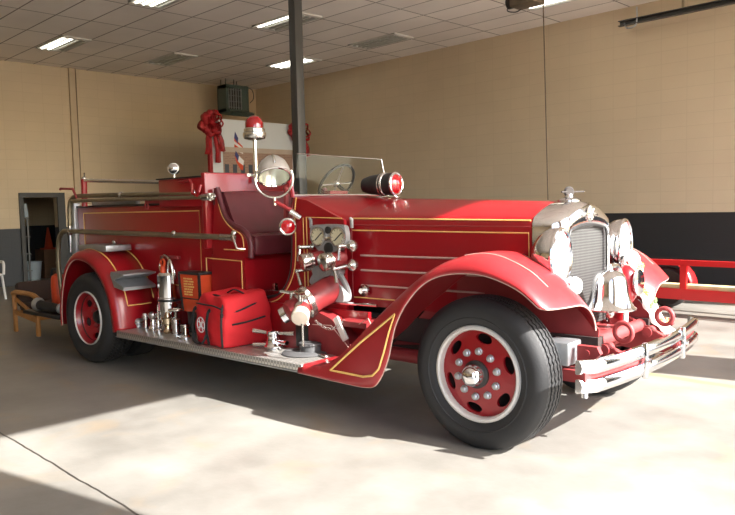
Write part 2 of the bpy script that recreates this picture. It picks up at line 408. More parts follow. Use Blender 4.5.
troffer(-10.32, 5.30, 3, 'lit ceiling light cut off by the top edge of the photo on the left')
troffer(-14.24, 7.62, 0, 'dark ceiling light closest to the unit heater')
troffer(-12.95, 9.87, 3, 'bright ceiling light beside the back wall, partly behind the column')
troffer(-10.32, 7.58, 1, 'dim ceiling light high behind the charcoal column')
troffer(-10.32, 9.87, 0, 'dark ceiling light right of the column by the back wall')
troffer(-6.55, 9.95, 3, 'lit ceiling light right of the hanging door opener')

# unit heater hung in the corner
h = tag(empty('unit_heater', (-14.95, 10.33, 3.86)), 'grey green unit heater hung from the ceiling in the corner', 'heater')
m = M(GREEN); W2, D2, H2 = .33, .26, .66
m.box((-.14, 0, H2 / 2), (.10, 2 * W2, H2), bevel=.02)
for s in (-1, 1): m.box((.04, s * (W2 - .03), H2 / 2), (.36, .06, H2), bevel=.01)
m.box((.04, 0, .04), (.36, 2 * W2, .08)); m.box((.04, 0, H2 - .04), (.36, 2 * W2, .08)); m.box((.02, .20, H2 / 2 - .03), (.38, .20, H2 - .06), bevel=.01)
m.make('housing', h)
m = M(BLACK).box((.1, -.08, H2 / 2), (.02, .42, .5)); m.make('dark_core', h)
m = M(STEEL)
for k in range(6): m.box((.21, -.26 + k * .072, H2 / 2), (.03, .012, .5), rot=(0, 0, .5))
for k in range(4): m.box((.215, -.08, .12 + k * .14), (.012, .40, .008))
m.make('louvre', h)
M(GREEN).prism([(-.12, -.02), (.30, -.10), (.40, -.02), (.3, .02), (-.12, .02)], 'y', -.3, .36).make('air_deflector', h)
for x, y in ((.1, -.26), (.1, -.02), (-.1, -.26), (-.1, .2)): M(POLEM).cyl((x, y, H2), (x, y, ZC - 3.86), .012, seg=8).make('hanger_rod', h)
m = M(POLEM).box((.1, .30, H2 - .06), (.12, .10, .16), bevel=.01); m.tube(crom([(.1, .34, H2), (.1, .52, H2 - .05), (.1, .56, H2 - .25), (.1, .44, H2 - .38)], 5), .01, 6); m.make('control_box', h)

# steel column
c = tag(empty('steel_column', (-7.95, 6.60, 0)), 'charcoal square steel column rising behind the engine cab', 'column')
M(POLEM).box2((-.07, -.07, .02), (.07, .07, ZC - .005), bevel=.006).make('shaft', c); M(POLEM).box2((-.15, -.15, 0), (.15, .15, .02)).make('base_plate', c)

# door opener with its hanging cord
o = tag(empty('door_opener', (-5.74, 9.06, 4.30)), 'brown overhead door opener motor hung from the ceiling', 'door opener')
m = M(mat('rusty_brown_casing', (.13, .10, .065), .6, var=.45)); m.box((0, 0, .11), (.42, .28, .21), bevel=.02); m.make('motor_casing', o)
M(BLACK).cyl((-.30, -.02, .10), (-.20, -.02, .10), .085, seg=18).make('motor_drum', o)
for x in (-.14, .14): M(POLEM).box((x, 0, .29), (.03, .03, .16)).make('hanger', o)
M(BLACK).tube(crom([(-.24, -.08, .05), (-.30, -.05, -.01), (-.22, .04, -.03), (-.14, .08, .01)], 5), .008, 6).make('loose_wire', o)
tag(M(mat('brown_cord', (.10, .07, .045), .7)).tube([(-.011, 0, 3.14), (0, 0, 2.78), (.03, 0, 1.4), (.06, 0, 0)], .008, 6).make('hanging_cord', loc=(-5.441, 9.0, 1.53)), 'thin brown cord hanging straight down past the back wall', 'cord')

# overhead door track along the back wall
t = tag(empty('overhead_door_track', (-5.42, 11.3, 4.34)), 'dark steel overhead door track fixed along the back wall top', 'track')
m = M(POLEM); m.box((2.9, 0, 0), (5.8, .012, .085)); m.box((2.9, -.04, .037), (5.8, .08, .012)); m.box((2.9, -.04, -.037), (5.8, .08, .012)); m.make('rail', t)
M(STEEL).tube(crom([(.30, -.05, .21), (.30, -.05, -.02), (.25, -.06, -.09), (.14, -.06, -.09), (.10, -.06, -.01)], 6), .013, 8).make('end_hook', t)
for x in (1.0, 4.2): M(BRASS).box((x, 0, .19), (.04, .006, .29)).make('hanger_strap', t)

# ------------------------------------------------------------------ background things
# display poster of a brick building on a stand
PX = -12.4
p = tag(empty('display_poster', (PX, 9.15, 0)), 'tall poster board of a brick building with two flags', 'poster')
pz0, pz1 = 1.35, 3.33
M(SKYPRINT).box2((-.02, -1.13, pz0), (.02, 1.20, pz1)).make('board', p)
m = M(BRICKPRINT); m.box2((.02, -.88, pz0), (.026, .92, 2.68)); m.make('brick_facade', p)
m = M(mat('pale_stone_print', (.46, .38, .31), .6)); m.box2((.026, -.90, 2.67), (.031, .94, 2.77))
m.make('stone_cornice', p)
for j, z in enumerate((2.20, 1.70)):
    for k in range(6):
        y = -.80 + k * .195
        q = M(mat('dark_pane_print', (.05, .06, .08), .5)); q.box2((.027, y - .05, z - .02), (.031, y + .05, z + .22)); fr = q.make('printed_window', p)
m = M(BOWRED)
m.box2((-.05, -1.20, 0), (.03, -1.13, pz1 + .02)); m.make('wrapped_post', p); m = M(BOWRED); m.box2((-.05, 1.20, 0), (.03, 1.27, pz1 + .02)); m.make('wrapped_post', p)
# printed flags
fl = M(NAVY); fl.prism([(-.60, 2.96), (-.575, 3.09), (-.50, 2.96), (-.52, 2.84)], 'x', .027, .032)
for k in range(4):
    a = k * .040; fl.use(WHITE if k % 2 else ORANGE); fl.prism([(-.60, 2.96 - a * 1.6), (-.40, 2.80 - a), (-.39, 2.76 - a), (-.60, 2.90 - a * 1.6)], 'x', .027, .0305 - k * .0003)
fl.make('striped_flag', p)
fl = M(NAVY); fl.prism([(-.60, 2.60), (-.575, 2.70), (-.50, 2.60), (-.53, 2.48)], 'x', .032, .035)
fl.use(WHITE); fl.prism([(-.50, 2.60), (-.38, 2.50), (-.40, 2.40), (-.53, 2.48)], 'x', .032, .035)
fl.use(ORANGE); fl.prism([(-.60, 2.60), (-.53, 2.48), (-.40, 2.40), (-.41, 2.30), (-.47, 2.32), (-.57, 2.47)], 'x', .032, .036); fl.make('star_flag', p)

def bow(loc, label):
    b = tag(empty('red_bow', loc), label, 'bow', 'red bows on the poster posts')
    rnd = random.Random(int(loc[1] * 100)); m = M(BOWRED)
    for k in range(11):
        a = 2 * PI * k / 11 + rnd.uniform(-.2, .2); L = rnd.uniform(.22, .33); d = Vector((.15 + rnd.uniform(-.1, .25), math.cos(a), math.sin(a))).normalized(); s = d.cross(Vector((1, 0, 0))).normalized()
        pts = [d * 0, d * L * .55 + s * .12, d * L, d * L * .55 - s * .12]
        cp = crom([tuple(q) for q in pts] + [(0, 0, 0)], 5)
        m.grid([[(q[0] - .02, q[1], q[2]) for q in cp], [(q[0] + .06, q[1] * .92, q[2] * .92) for q in cp], [(q[0] + .10, q[1] * .7, q[2] * .7) for q in cp]])
    m.make('loops', b, solid=.004); M(BOWRED).ball((.05, 0, 0), .06, (1, 1, .9)).make('knot', b)
    for s, L in ((-.06, .62), (.07, .78), (.13, .55)):
        m = M(BOWRED); rows = []
        for i in range(9):
            z = -L * i / 8; x = .04 + .02 * math.sin(i * 1.3 + s * 9); y = s * (1 + .9 * i / 8)
            rows.append([(x, y - .04 - .03 * i / 8, z), (x + .03, y, z - .01), (x, y + .04 + .03 * i / 8, z + .01)])
        m.grid(rows).make('tail', b, solid=.004)
    return b
bow((PX + .06, 7.98, 3.22), 'red bow with hanging tails on the poster left post')
bow((PX + .06, 10.22, 3.18), 'red bow on the poster right post, seen behind the column')

# wooden armchair behind the engine tail
ch = tag(empty('wooden_armchair', (-9.36, 3.53, 0), math.radians(4)), 'honey oak armchair with dark brown cushions standing behind the engine', 'armchair')
def arm_frame(y, x):
    m = M(WOOD)
    m.box((0, y, .30), (.05, .05, .60), bevel=.01)
    return m
m = M(WOOD)
for y in (-.30, .62):
    m = M(WOOD)
    m.box((-.30, y, .25), (.055, .045, .50), bevel=.012); m.box((.34, y, .235), (.055, .045, .47), bevel=.012)
    m.tube(crom([(-.33, y, .49), (-.2, y, .515), (.2, y, .51), (.37, y, .465)], 5), .032, 8, sy=1.0)
    m.box((.02, y, .23), (.62, .035, .06), rot=(0, .10, 0)); m.box((.02, y, .34), (.60, .025, .035), rot=(0, .30, 0)); m.make('arm_frame', ch)
for x in (.34, -.30): M(WOOD).box((x, .16, .235), (.03, .90, .07), bevel=.008).make('seat_rail', ch)
M(BROWNCLOTH).box((.03, .16, .32), (.62, .84, .11), bevel=.04).make('seat_cushion', ch)
M(BROWNCLOTH).box((-.32, .16, .47), (.13, .84, .32), rot=(0, -.18, 0), bevel=.05).make('back_cushion', ch)

# things seen through the doorway
bx = tag(M(CARD).box2((-.28, -.24, 0), (.28, .24, .66)).make('cardboard_box', loc=(-17.3, 6.62, 0)), 'tall brown box in the store room under the cone', 'box')
cn = tag(empty('traffic_cone', (-17.3, 6.60, .66)), 'orange traffic cone standing on the brown box', 'traffic cone')
M(CONE).box((0, 0, .015), (.30, .30, .03), bevel=.006).make('base', cn); M(CONE).lathe([(.11, .03), (.095, .05), (.022, .50), (.018, .51)], (0, 0, 0), (0, 0, 1), 20).make('cone_body', cn)
RACK = mat('dark_grey_rack_steel', (.10, .105, .11), .5, .3)
rk = tag(empty('metal_rack', (-16.55, 5.62, 0)), 'grey metal shelf rack just inside the store room doorway', 'rack')
m = M(RACK)
for y in (0, .26):
    m = M(RACK); m.box((0, y, .75), (.03, .03, 1.5)); m.make('upright', rk)
for z in (.25, .62, 1.0, 1.4):
    M(RACK).box((0, .13, z), (.3, .26, .025)).make('shelf', rk)
tag(M(BLUEGREY).box((0, 0, 0), (.01, .16, .30), rot=(.12, .1, 0)).make('paper_sheet', loc=(-16.36, 5.75, 1.42 + .16)), 'pale paper sheet on the metal rack', 'paper')
bk = tag(empty('plastic_tub', (-16.9, 6.05, 0)), 'pale blue plastic tub on the store room floor', 'tub')
M(BLUEGREY).lathe([(.17, .0), (.21, .40), (.225, .42), (.19, .42), (.16, .03)], (0, 0, 0), (0, 0, 1), 24).make('tub', bk); M(BLUEGREY).ring((0, 0, .41), .21, .012, (0, 0, 1)).make('rim', bk)
# white folding chair/sign at the left edge
sg = tag(empty('white_plastic_chair', (-13.75, 4.10, 0)), 'white plastic chair cut off by the left edge of the photo', 'chair')
m = M(PLASTIC)
for x in (-.22, .22):
    for y in (-.22, .22): M(PLASTIC).tube([(x * 1.15, y * 1.15, 0), (x, y, .43)], .022, 8).make('leg', sg)
M(PLASTIC).box((0, 0, .44), (.48, .48, .035), bevel=.015).make('seat', sg)
m = M(PLASTIC)
for k in range(5): m.box((-.25, -.19 + k * .095, .68), (.02, .05, .46), rot=(0, -.12, 0))
m.box((-.28, 0, .87), (.03, .50, .09), rot=(0, -.12, 0), bevel=.012); m.make('backrest', sg)
for y in (-.25, .25): M(PLASTIC).tube(crom([(-.26, y, .62), (0, y * 1.06, .66), (.2, y * 1.06, .64), (.22, y, .44)], 5), .024, 8).make('armrest', sg)

# red trailer
tr = tag(empty('red_trailer', (-3.75, 9.7, 0)), 'bright red flat trailer with a plank deck beside the back wall', 'trailer')
m = M(BRIGHTRED)
L0, L1 = -.62, 3.0
yf = -.35
m = M(BRIGHTRED)
m.box2((L0, yf - .04, .205), (L1, yf + .04, .345)); m.box2((L0, yf + .40, .205), (L1, yf + .46, .30))
for x in (L0 + .04, 1.2, L1 - .05): m.box2((x - .03, yf, .22), (x + .03, yf + .42, .29))
m.make('frame', tr)
M(BRIGHTRED).box2((L0, yf - .03, .645), (L1, yf + .03, .715)).make('top_rail', tr)
for x in (.13, .88, 1.75, 2.6): M(BRIGHTRED).box2((x - .04, yf - .03, .345), (x + .04, yf + .03, .65)).make('post', tr)
M(PLANK).box2((L0, yf - .01, .345), (L1, yf + .19, .395), bevel=.004).make('deck_plank', tr)
m = M(BRIGHTRED); rows = []
for k in range(13):
    a = PI * k / 12; rows.append([(-.32 + .36 * math.cos(a), y, .30 + .36 * math.sin(a)) for y in (.13, .38)])
m.grid(rows).make('mudguard', tr, solid=.01)
wl = M(RUBBER).lathe([(.14, -.08), (.25, -.085), (.28, -.05), (.285, 0), (.28, .05), (.25, .085), (.14, .08)], (-.32, .25, .285), (0, 1, 0), 36).make('tyre', tr)
M(CREAM).lathe([(.0001, -.03), (.10, -.04), (.15, -.075), (.15, .06)], (-.32, .25, .285), (0, 1, 0), 28).make('rim', wl)
tb = M(BRIGHTRED).tube([(L1, yf + .2, .26), (L1 + .9, yf + .22, .28), (L1, yf + .40, .26)], .04, 8).make('drawbar', tr)

# ------------------------------------------------------------------ the fire engine
A = math.radians(4.0)
T0 = (-2.617, 4.385, 0)
E = tag(empty('fire_engine', T0, A), 'antique red open cab fire engine with chrome radiator and gold striping', 'fire engine')

# --- wheels -------------------------------------------------------
def tread_mat(name, x, zc):
    m, t, b = nt(name); setin(b, color=(.028, .028, .029), rough=.6)
    tc = node(t, 'ShaderNodeTexCoord'); sp = node(t, 'ShaderNodeSeparateXYZ'); link(t, tc.outputs['Object'], sp.inputs[0])
    def mth(op, a, b_=None, c=None):
        n = node(t, 'ShaderNodeMath', operation=op)
        for i, v in enumerate((a, b_, c)):
            if v is None: continue
            if isinstance(v, (int, float)): n.inputs[i].default_value = v
            else: link(t, v, n.inputs[i])
        return n.outputs[0]
    ang = mth('ARCTAN2', mth('SUBTRACT', sp.outputs['Z'], zc), mth('SUBTRACT', sp.outputs['X'], x))
    zz = mth('SINE', mth('MULTIPLY', sp.outputs['Y'], 170))
    w = mth('SINE', mth('MULTIPLY_ADD', zz, 1.6, mth('MULTIPLY', ang, 84)))
    st = mth('GREATER_THAN', w, .45)
    mx = node(t, 'ShaderNodeMix', data_type='RGBA'); mx.inputs['A'].default_value = (.024, .024, .025, 1); mx.inputs['B'].default_value = (.007, .007, .007, 1)
    link(t, st, mx.inputs['Factor']); link(t, mx.outputs['Result'], b.inputs['Base Color'])
    bp = node(t, 'ShaderNodeBump'); bp.invert = True; bp.inputs['Strength'].default_value = .8; bp.inputs['Distance'].default_value = .01
    link(t, st, bp.inputs['Height']); link(t, bp.outputs['Normal'], b.inputs['Normal'])
    return m
def wheel(name, x, zc, yface, R, dish, front, wf=1, kr=1):
    """disc wheel facing -y; yface = y of the rim lip"""
    kt = R / .475; k = kt * kr
    r1 = .262 * k
    # disc with hand holes: polar sectors, each with an elliptical hole
    m = M(RED); m.caps = False
    yd = lambda r: dish(r)
    rin, rout = .185, .258; nh = 6
    pro = [(.0001, yd(0)), (.05, yd(.05)), (.085, yd(.085)), (.12, yd(.12)), (.165, yd(.165)), (rin, yd(rin))]
    m.lathe([(r * k, -y) for r, y in pro], (x, yface, zc), (0, -1, 0), 48)
    m.lathe([(rout * k, -yd(rout)), (.268 * k, -yd(.262)), (.279 * k, -.02), (.290 * k, -.004)], (x, yface, zc), (0, -1, 0), 48)
    for h in range(nh):
        t0 = 2 * PI * (h + .333) / nh; half = PI / nh
        N = 32; outer = []; inner = []
        for q in range(N):
            a = 2 * PI * q / N; ca, sa = math.cos(a), math.sin(a); mx = max(abs(ca), abs(sa))
            outer.append((t0 + half * ca / mx, (rin + rout) / 2 + (rout - rin) / 2 * sa / mx))
            inner.append((t0 + .25 * ca, (rin + rout) / 2 + .030 * sa))
        P = lambda t, r: (x + r * k * math.cos(t), yface + yd(r), zc + r * k * math.sin(t))
        back = [(p[0], p[1] + .02, p[2]) for p in (P(*q) for q in inner)]
        m.grid([[P(*q) for q in outer], [P(*q) for q in inner], back], closed=True)
    wh = m.make(name, E)
    # rim ring
    m = M(CREAM); m.caps = False
    if front: rp_ = [(.268, .05), (.272, .0), (.283, -.011), (.297, -.004), (.304, .012), (.30, .03)]
    else: rp_ = [(.288, .03), (.289, .0), (.295, -.008), (.301, -.003), (.305, .012), (.30, .03)]
    m.lathe([(r_ * k, h_) for r_, h_ in rp_], (x, yface, zc), (0, 1, 0), 64); m.make('rim_ring', wh)
    m = M(UNDER); m.caps = False
    m.lathe([(.262 * k, .05), (.262 * k, .20), (.02, .20)], (x, yface, zc), (0, 1, 0), 40); m.make('brake_drum', wh)
    # tyre
    side = [(.295, .02), (.305, .005), (.335, -.012), (.385, -.022), (.43, -.014), (.452, .004), (.464, .018), (.469, .024)]
    tread = [(.469, .024), (.473, .044), (.456, .047), (.456, .056), (.474, .059), (.476, .082), (.458, .085), (.458, .094), (.476, .097), (.476, .126), (.458, .129), (.458, .138), (.476, .141), (.474, .164), (.456, .167), (.456, .176), (.473, .179), (.469, .199)]
    other = [(r_, .223 - h_) for r_, h_ in reversed(side)]
    sc = lambda L: [(r_ * (kt if r_ > .33 else k), h_ * wf) for r_, h_ in L]
    m = M(RUBBER); m.caps = False; m.lathe(sc(side), (x, yface, zc), (0, 1, 0), 120); m.lathe(sc(other), (x, yface, zc), (0, 1, 0), 120)
    m.use(tread_mat(name + '_tread', x, zc)); m.lathe(sc(tread), (x, yface, zc), (0, 1, 0), 120, zig=[0, .002] + [.005] * 14 + [.002, 0]); m.use(RUBBER)
    m.lathe([(.345 * kt, -.0145), (.350 * kt, -.020), (.356 * kt, -.0165)], (x, yface, zc), (0, 1, 0), 64)
    m.make('tyre', wh)
    # hub
    y0 = yface + yd(.0)
    if front:
        m = M(BLACK); m.lathe([(.085, 0), (.086, .02), (.07, .03), (.06, .03)], (x, yface + yd(.085) + .002, zc), (0, -1, 0), 32); m.make('hub_flange', wh)
        m = M(CHROME); m.lathe([(.068, 0), (.066, .034), (.057, .058), (.037, .078), (.0001, .086)], (x, yface + yd(.05) - .02, zc), (0, -1, 0), 32); m.make('hub_cap', wh)
        n, rl = 10, .142
    else:
        m = M(BLACK); m.lathe([(.075, 0), (.072, .06), (.055, .09), (.0001, .10)], (x, yface + yd(.05), zc), (0, -1, 0), 28); m.make('hub_cap', wh)
        n, rl = 10, .142
    first = None
    for q in range(n):
        a = 2 * PI * (q + .35) / n; px, pz = x + rl * k * math.cos(a), zc + rl * k * math.sin(a)
        mm = M(STEEL if front else DRED); mm.lathe([(.024, 0), (.024, .010), (.020, .013), (.020, .024), (.013, .031), (.0001, .032)], (px, yface + yd(rl), pz), (0, -1, 0), 12 if front else 6); mm.make('lug_nut', wh)
    return wh
fdish = lambda r: .045 - .05 * max(0, 1 - r / .27) ** .8 if r > .05 else -.002
rdish = lambda r: .05 + .14 * max(0, 1 - (r / .27)) ** .6 if r < .262 else .05
RF = .472
fw = wheel('front_wheel', -.025, RF - .006, -.905, RF, fdish, True)
RR = .452
rw = wheel('rear_wheel', -4.45, RR, -1.075, RR, rdish, False, 1.25, .93)
k = RR / .475
def mirror_wheel(src):
    c = copy_tree(src, E); return c
# opposite wheels: the same wheel turned half round about its own axle line
for src, x in ((fw, -.025), (rw, -4.45)):
    c = copy_tree(src, E); c.rotation_euler.z = PI; c.location = (2 * x, 0, 0)
for s in (-1, 1):
    m = M(RUBBER); m.caps = False
    m.lathe([(.26, -.1), (.36, -.115), (.43, -.10), (.452, -.07), (.452, .07), (.43, .10), (.36, .115), (.26, .1)], (-4.46, s * .58, RR), (0, 1, 0), 60); tw_ = m.make('inner_rear_tyre', E)
    m = M(UNDER); m.lathe([(.26, -.1), (.26, .1)], (-4.46, s * .58, RR), (0, 1, 0), 32); m.make('inner_rim', tw_)

# --- chassis ------------------------------------------------------
m = M(UNDER)
for s in (-1, 1): m.box2((-5.6, s * .42 - .04, .50), (.55, s * .42 + .04, .68))
for x in (-5.3, -3.5, -2.6, -1.3, -.3): m.box2((x - .04, -.40, .52), (x + .04, .40, .64))
m.box2((-2.9, -.30, .36), (-1.5, .30, .60)); m.tube([(-4.46, 0, .45), (-1.5, 0, .50)], .05, 10)
m.box2((-1.5, -.28, .40), (.1, .28, .75))
m.make('chassis_frame', E)
m = M(UNDER); m.tube([(-4.46, -.75, .45), (-4.46, .75, .45)], .07, 12); m.ball((-4.46, 0, .45), .19); m.make('rear_axle', E)
m = M(DRED); m.tube([(0, -.78, RF), (0, -.60, .44), (0, -.45, .38), (0, .45, .38), (0, .60, .44), (0, .78, RF)], .045, 8); m.make('front_axle', E)
for s in (-1, 1):
    m = M(DRED)
    for q in range(5): m.tube([(-.62 + q * .06, s * .42, .50 - q * .0), (0, s * .42, .43 - q * .018), (.60 - q * .06, s * .42, .52)], .018, 4, sx=2.0)
    m.make('leaf_spring', E)
m = M(DRED); m.tube([(-1.3, -.52, .42), (-.5, -.55, .42), (-.05, -.62, .44)], .05, 10); m.make('drag_link', E)

# --- front fenders ------------------------------------------------
ST = [((-1.40, -1.06, .378), (-1.40, -1.095, .325), (-1.40, -.60, .378)), ((-1.20, -1.05, .392), (-1.00, -1.085, .312), (-1.20, -.60, .395)),
      ((-1.044, -1.05, .466), (-.76, -1.08, .312), (-1.05, -.55, .470)), ((-.85, -1.05, .625), (-.665, -1.08, .355), (-.88, -.50, .61)),
      ((-.69, -1.03, .775), (-.585, -1.07, .51), (-.74, -.48, .75)), ((-.53, -.98, .925), (-.525, -1.06, .735), (-.58, -.46, .88)),
      ((-.36, -.93, 1.055), (-.435, -1.05, .893), (-.42, -.45, 1.0)), ((-.21, -.88, 1.140), (-.31, -1.035, 1.018), (-.25, -.44, 1.09)),
      ((-.08, -.82, 1.188), (-.17, -1.02, 1.076), (-.08, -.43, 1.14)), ((.03, -.78, 1.202), (.01, -1.02, 1.092), (.05, -.43, 1.14)),
      ((.14, -.76, 1.182), (.16, -1.02, 1.074), (.16, -.43, 1.06)), ((.30, -.75, 1.112), (.315, -1.02, 1.019), (.31, -.43, .945)),
      ((.40, -.74, 1.035), (.395, -1.015, .965), (.41, -.43, .845)), ((.485, -.73, .960), (.445, -1.005, .921), (.475, -.45, .79)), ((.535, -.72, .905), (.470, -.985, .912), (.545, -.48, .728))]
flat = crom([a + b + c for a, b, c in ST], 4)
def fender_rows(sg):
    rows = []
    for q in flat:
        rd, ed, inn = q[:3], q[3:6], q[6:9]; row = []
        for i in range(8):
            t = PI / 2 * (1 - i / 8); row.append((rd[0] + (ed[0] - rd[0]) * (1 - i / 8), sg * (rd[1] + (ed[1] - rd[1]) * math.sin(t)), rd[2] + (ed[2] - rd[2]) * (1 - math.cos(t))))
        for i in range(9):
            t = PI / 2 * i / 8; row.append((rd[0] + (inn[0] - rd[0]) * i / 8, sg * (rd[1] + (inn[1] - rd[1]) * math.sin(t)), rd[2] + (inn[2] - rd[2]) * (1 - math.cos(t))))
        rows.append(row)
    return rows
for sg in (1, -1):
    rows = fender_rows(sg)
    fe = M(FADED_SUNWASH).grid(rows).make('front_fender', E, sharp=60, solid=.012, offset=0)
    m = M(PALE); m.tube([r[0] for r in rows] + [p for p in rows[-1][1:]], .005, 6); m.make('rolled_edge', fe)
    tri = [(-1.08, .385), (-.80, .605), (-.52, .815), (-.56, .70), (-.60, .56), (-.645, .45), (-.70, .40), (-.78, .382), (-1.08, .385)]
    yy = lambda x, z: -1.093 if z < .62 else -1.093 + (z - .62) * .12
    m = M(GOLD); m.tube([(x, sg * yy(x, z), z) for x, z in tri], .0075, 4); m.make('gold_striping', fe)
    # crown stripe near the front of the fender
    rr = rows[32:50]; m = M(PALE); m.stripe([Vector(r[6]) + Vector((0, 0, .008)) for r in rr], .006); m.make('crown_stripe', fe)
    # inner splash apron
    top = [(q[6], q[8]) for q in flat[8:]]
    poly = top + [(.54, .62), (-1.05, .46)]
    M(DRED).prism(poly, 'y', -.435 * sg, -.425 * sg).make('splash_apron', fe)

# --- running boards -----------------------------------------------
for sg in (1, -1):
    a, b = sorted((sg * -1.09, sg * -.60))
    rb = M(TREAD).box2((-3.885, a, .328), (-1.37, b, .385), bevel=.006).make('running_board', E)
    m = M(STEEL); m.tube([(-3.885, sg * -1.090, .330), (-1.37, sg * -1.090, .330)], .008, 6); m.make('edge_trim', rb)
    m = M(UNDER)
    for x in (-3.4, -2.5, -1.7): m.box2((x - .03, min(sg * -1.0, sg * -.4), .315), (x + .03, max(sg * -1.0, sg * -.4), .328))
    m.make('bracket', rb)
m = M(RED)
for sg in (1, -1): M(RED).box2((-3.95, sg * .585 - .015, .36), (-1.15, sg * .585 + .015, .715)).make('side_valance', E)

# --- rear fenders -------------------------------------------------
lip = [(-4.965, .33), (-4.955, .55), (-4.90, .755), (-4.80, .93), (-4.64, 1.03), (-4.42, 1.02), (-4.22, .93), (-4.06, .76), (-3.985, .58), (-3.945, .36)]
lipc = crom(lip, 5)
for sg in (1, -1):
    rows = []; lifted = []
    n = len(lipc)
    for i, (x, z) in enumerate(lipc):
        a, b = lipc[max(0, i - 1)], lipc[min(n - 1, i + 1)]; d = Vector((b[0] - a[0], 0, b[1] - a[1])).normalized(); nrm = Vector((-d.z, 0, d.x))
        row = []
        for off, y in ((0, -1.085), (.035, -1.082), (.06, -1.065), (.078, -1.03), (.088, -.97), (.092, -.90), (.092, -.60)):
            row.append((x + nrm.x * off, sg * y, z + nrm.z * off))
        rows.append(row); lifted.append(((x + nrm.x * .098, sg * -.955, z + nrm.z * .098), (x + nrm.x * .1015, sg * -.668, z + nrm.z * .1015)))
    rf = M(RED).grid(rows).make('rear_fender', E, sharp=60, solid=.012, offset=0)
    M(PALE).tube([r[0] for r in rows], .006, 6).make('rolled_edge', rf)
    m = M(GOLD); e_ = lifted[40][0]; m.stripe([a_ for a_, b_ in lifted[16:41]] + [(e_[0], sg * -.70, e_[2])], .013); m.make('gold_striping', rf)
    m = M(GOLD); m.stripe([b_ for a_, b_ in lifted[16:40]], .012); m.make('gold_striping', rf)
    M(STEEL).box2((-4.80, min(sg * -.96, sg * -.68), 1.112), (-4.24, max(sg * -.96, sg * -.68), 1.172), bevel=.006).make('top_step_plate', rf)
    m = M(STEEL)
    m.prism([(-3.99, .935), (-3.76, .920), (-3.76, .905), (-3.94, .86), (-3.77, .795), (-3.77, .765), (-3.94, .79), (-4.0, .90)], 'y', sg * -1.06, sg * -.72); m.make('step_bracket', rf)

# --- body ---------------------------------------------------------
BT = 1.555
m = M(RED)
m.box2((-5.36, -.66, .62), (-2.90, -.62, BT), bevel=.008); m.box2((-5.36, .62, .62), (-2.90, .66, BT), bevel=.008)
m.box2((-5.36, -.62, .62), (-5.32, .62, BT)); m.box2((-2.94, -.62, .62), (-2.90, .62, BT)); m.box2((-5.32, -.62, 1.15), (-2.94, .62, 1.18)); m.box2((-5.36, -.62, .62), (-2.9, .62, .66))
bed = m.make('hose_bed', E)
for sg in (-1, 1): M(BLACK).box2((-5.37, sg * .64 - .028, BT), (-2.90, sg * .64 + .028, BT + .022), bevel=.005).make('bed_top_edge', bed)
m = M(GOLD)
for sg in (-1, 1):
    yy = sg * .661; m.stripe([(-5.22, yy, 1.12), (-5.22, yy, 1.495), (-3.10, yy, 1.495), (-3.10, yy, .80), (-3.6, yy, .80)])
m.make('gold_striping', bed)
m = M(mat('folded_canvas_hose', (.32, .27, .22), .85, var=.3, scale=20, bump=.4, bscale=25))
for k_ in range(9): m.box((-4.3 , -.48 + k_ * .12, 1.27), (1.9, .10, .16), bevel=.03)
m.make('folded_hose', bed)
for sg in (-1, 1): M(STEEL).box2((-5.46, sg * .66 - .04, .66), (-5.36, sg * .66 + .04, 1.61), bevel=.01).make('corner_post', E)
m = M(STEEL); m.box2((-5.15, -.60, 1.56), (-4.25, -.55, 1.635), bevel=.006); m.make('ladder_side_rail', E)
m = M(BLACK); m.box2((-5.10, .30, 1.70), (-3.9, .34, 1.735), bevel=.006); m.make('far_side_rail', E)
# tailboard
tb_ = M(BLACK).box2((-6.25, -.94, .335), (-5.36, .94, .38), bevel=.01).make('tailboard', E)
m = M(DRED); m.box2((-5.42, -.86, .30), (-5.34, .86, .60)); m.make('tailboard_bracket', tb_)
# tank box behind the seat
m = M(RED); m.box2((-3.62, -.74, BT - .02), (-2.89, .27, 1.79), bevel=.01); m.box2((-2.95, -.745, 1.16), (-2.89, .27, 1.83), bevel=.012)
tk = m.make('booster_tank_box', E)
m = M(BLACK); m.box2((-3.64, -.75, 1.79), (-2.95, .28, 1.803)); m.make('lid_seam', tk)
m = M(NICKEL); m.box2((-2.888, -.28, 1.80), (-2.875, -.16, 1.825)); m.make('latch', tk)
# red body panels round the seat
m = M(RED)
m.box2((-2.92, -.68, .72), (-2.46, -.63, 1.10)); m.box2((-2.92, .63, .72), (-2.46, .68, 1.10)); m.box2((-2.50, -.63, .72), (-2.46, .63, 1.10))
m.box2((-2.92, -.63, 1.06), (-2.46, .63, 1.10))
sb = m.make('seat_box', E)
m = M(GOLD); m.stripe([(-3.02, -.664, .78), (-3.02, -.664, 1.07), (-2.90, -.682, 1.068), (-2.50, -.682, 1.058), (-2.50, -.682, .78)]); m.make('gold_striping', sb)
prof = crom([(-2.89, 1.14), (-2.83, 1.645), (-2.805, 1.645), (-2.745, 1.49), (-2.69, 1.41), (-2.60, 1.360), (-2.50, 1.330), (-2.415, 1.27), (-2.385, 1.19), (-2.39, 1.09)], 4)
sidepts = prof + [(-2.88, 1.09)]
for sg, nm in ((1, 'seat_side_panel'), (-1, 'seat_side_panel')):
    sp_ = M(RED).prism(sidepts, 'y', sg * -.69, sg * -.645).make(nm, E)
    M(LEATHER).tube([(x, sg * -.668, z) for x, z in prof[3:]], .027, 10).make('padded_edge', sp_)
    st = [(-2.775, 1.55), (-2.73, 1.45), (-2.66, 1.375), (-2.58, 1.325), (-2.50, 1.295), (-2.46, 1.25), (-2.45, 1.15), (-2.72, 1.155)]
    M(GOLD).stripe([(x, sg * -.692, z) for x, z in crom(st[:7], 4)] + [(-2.72, sg * -.692, 1.155)], .010).make('gold_striping', sp_)
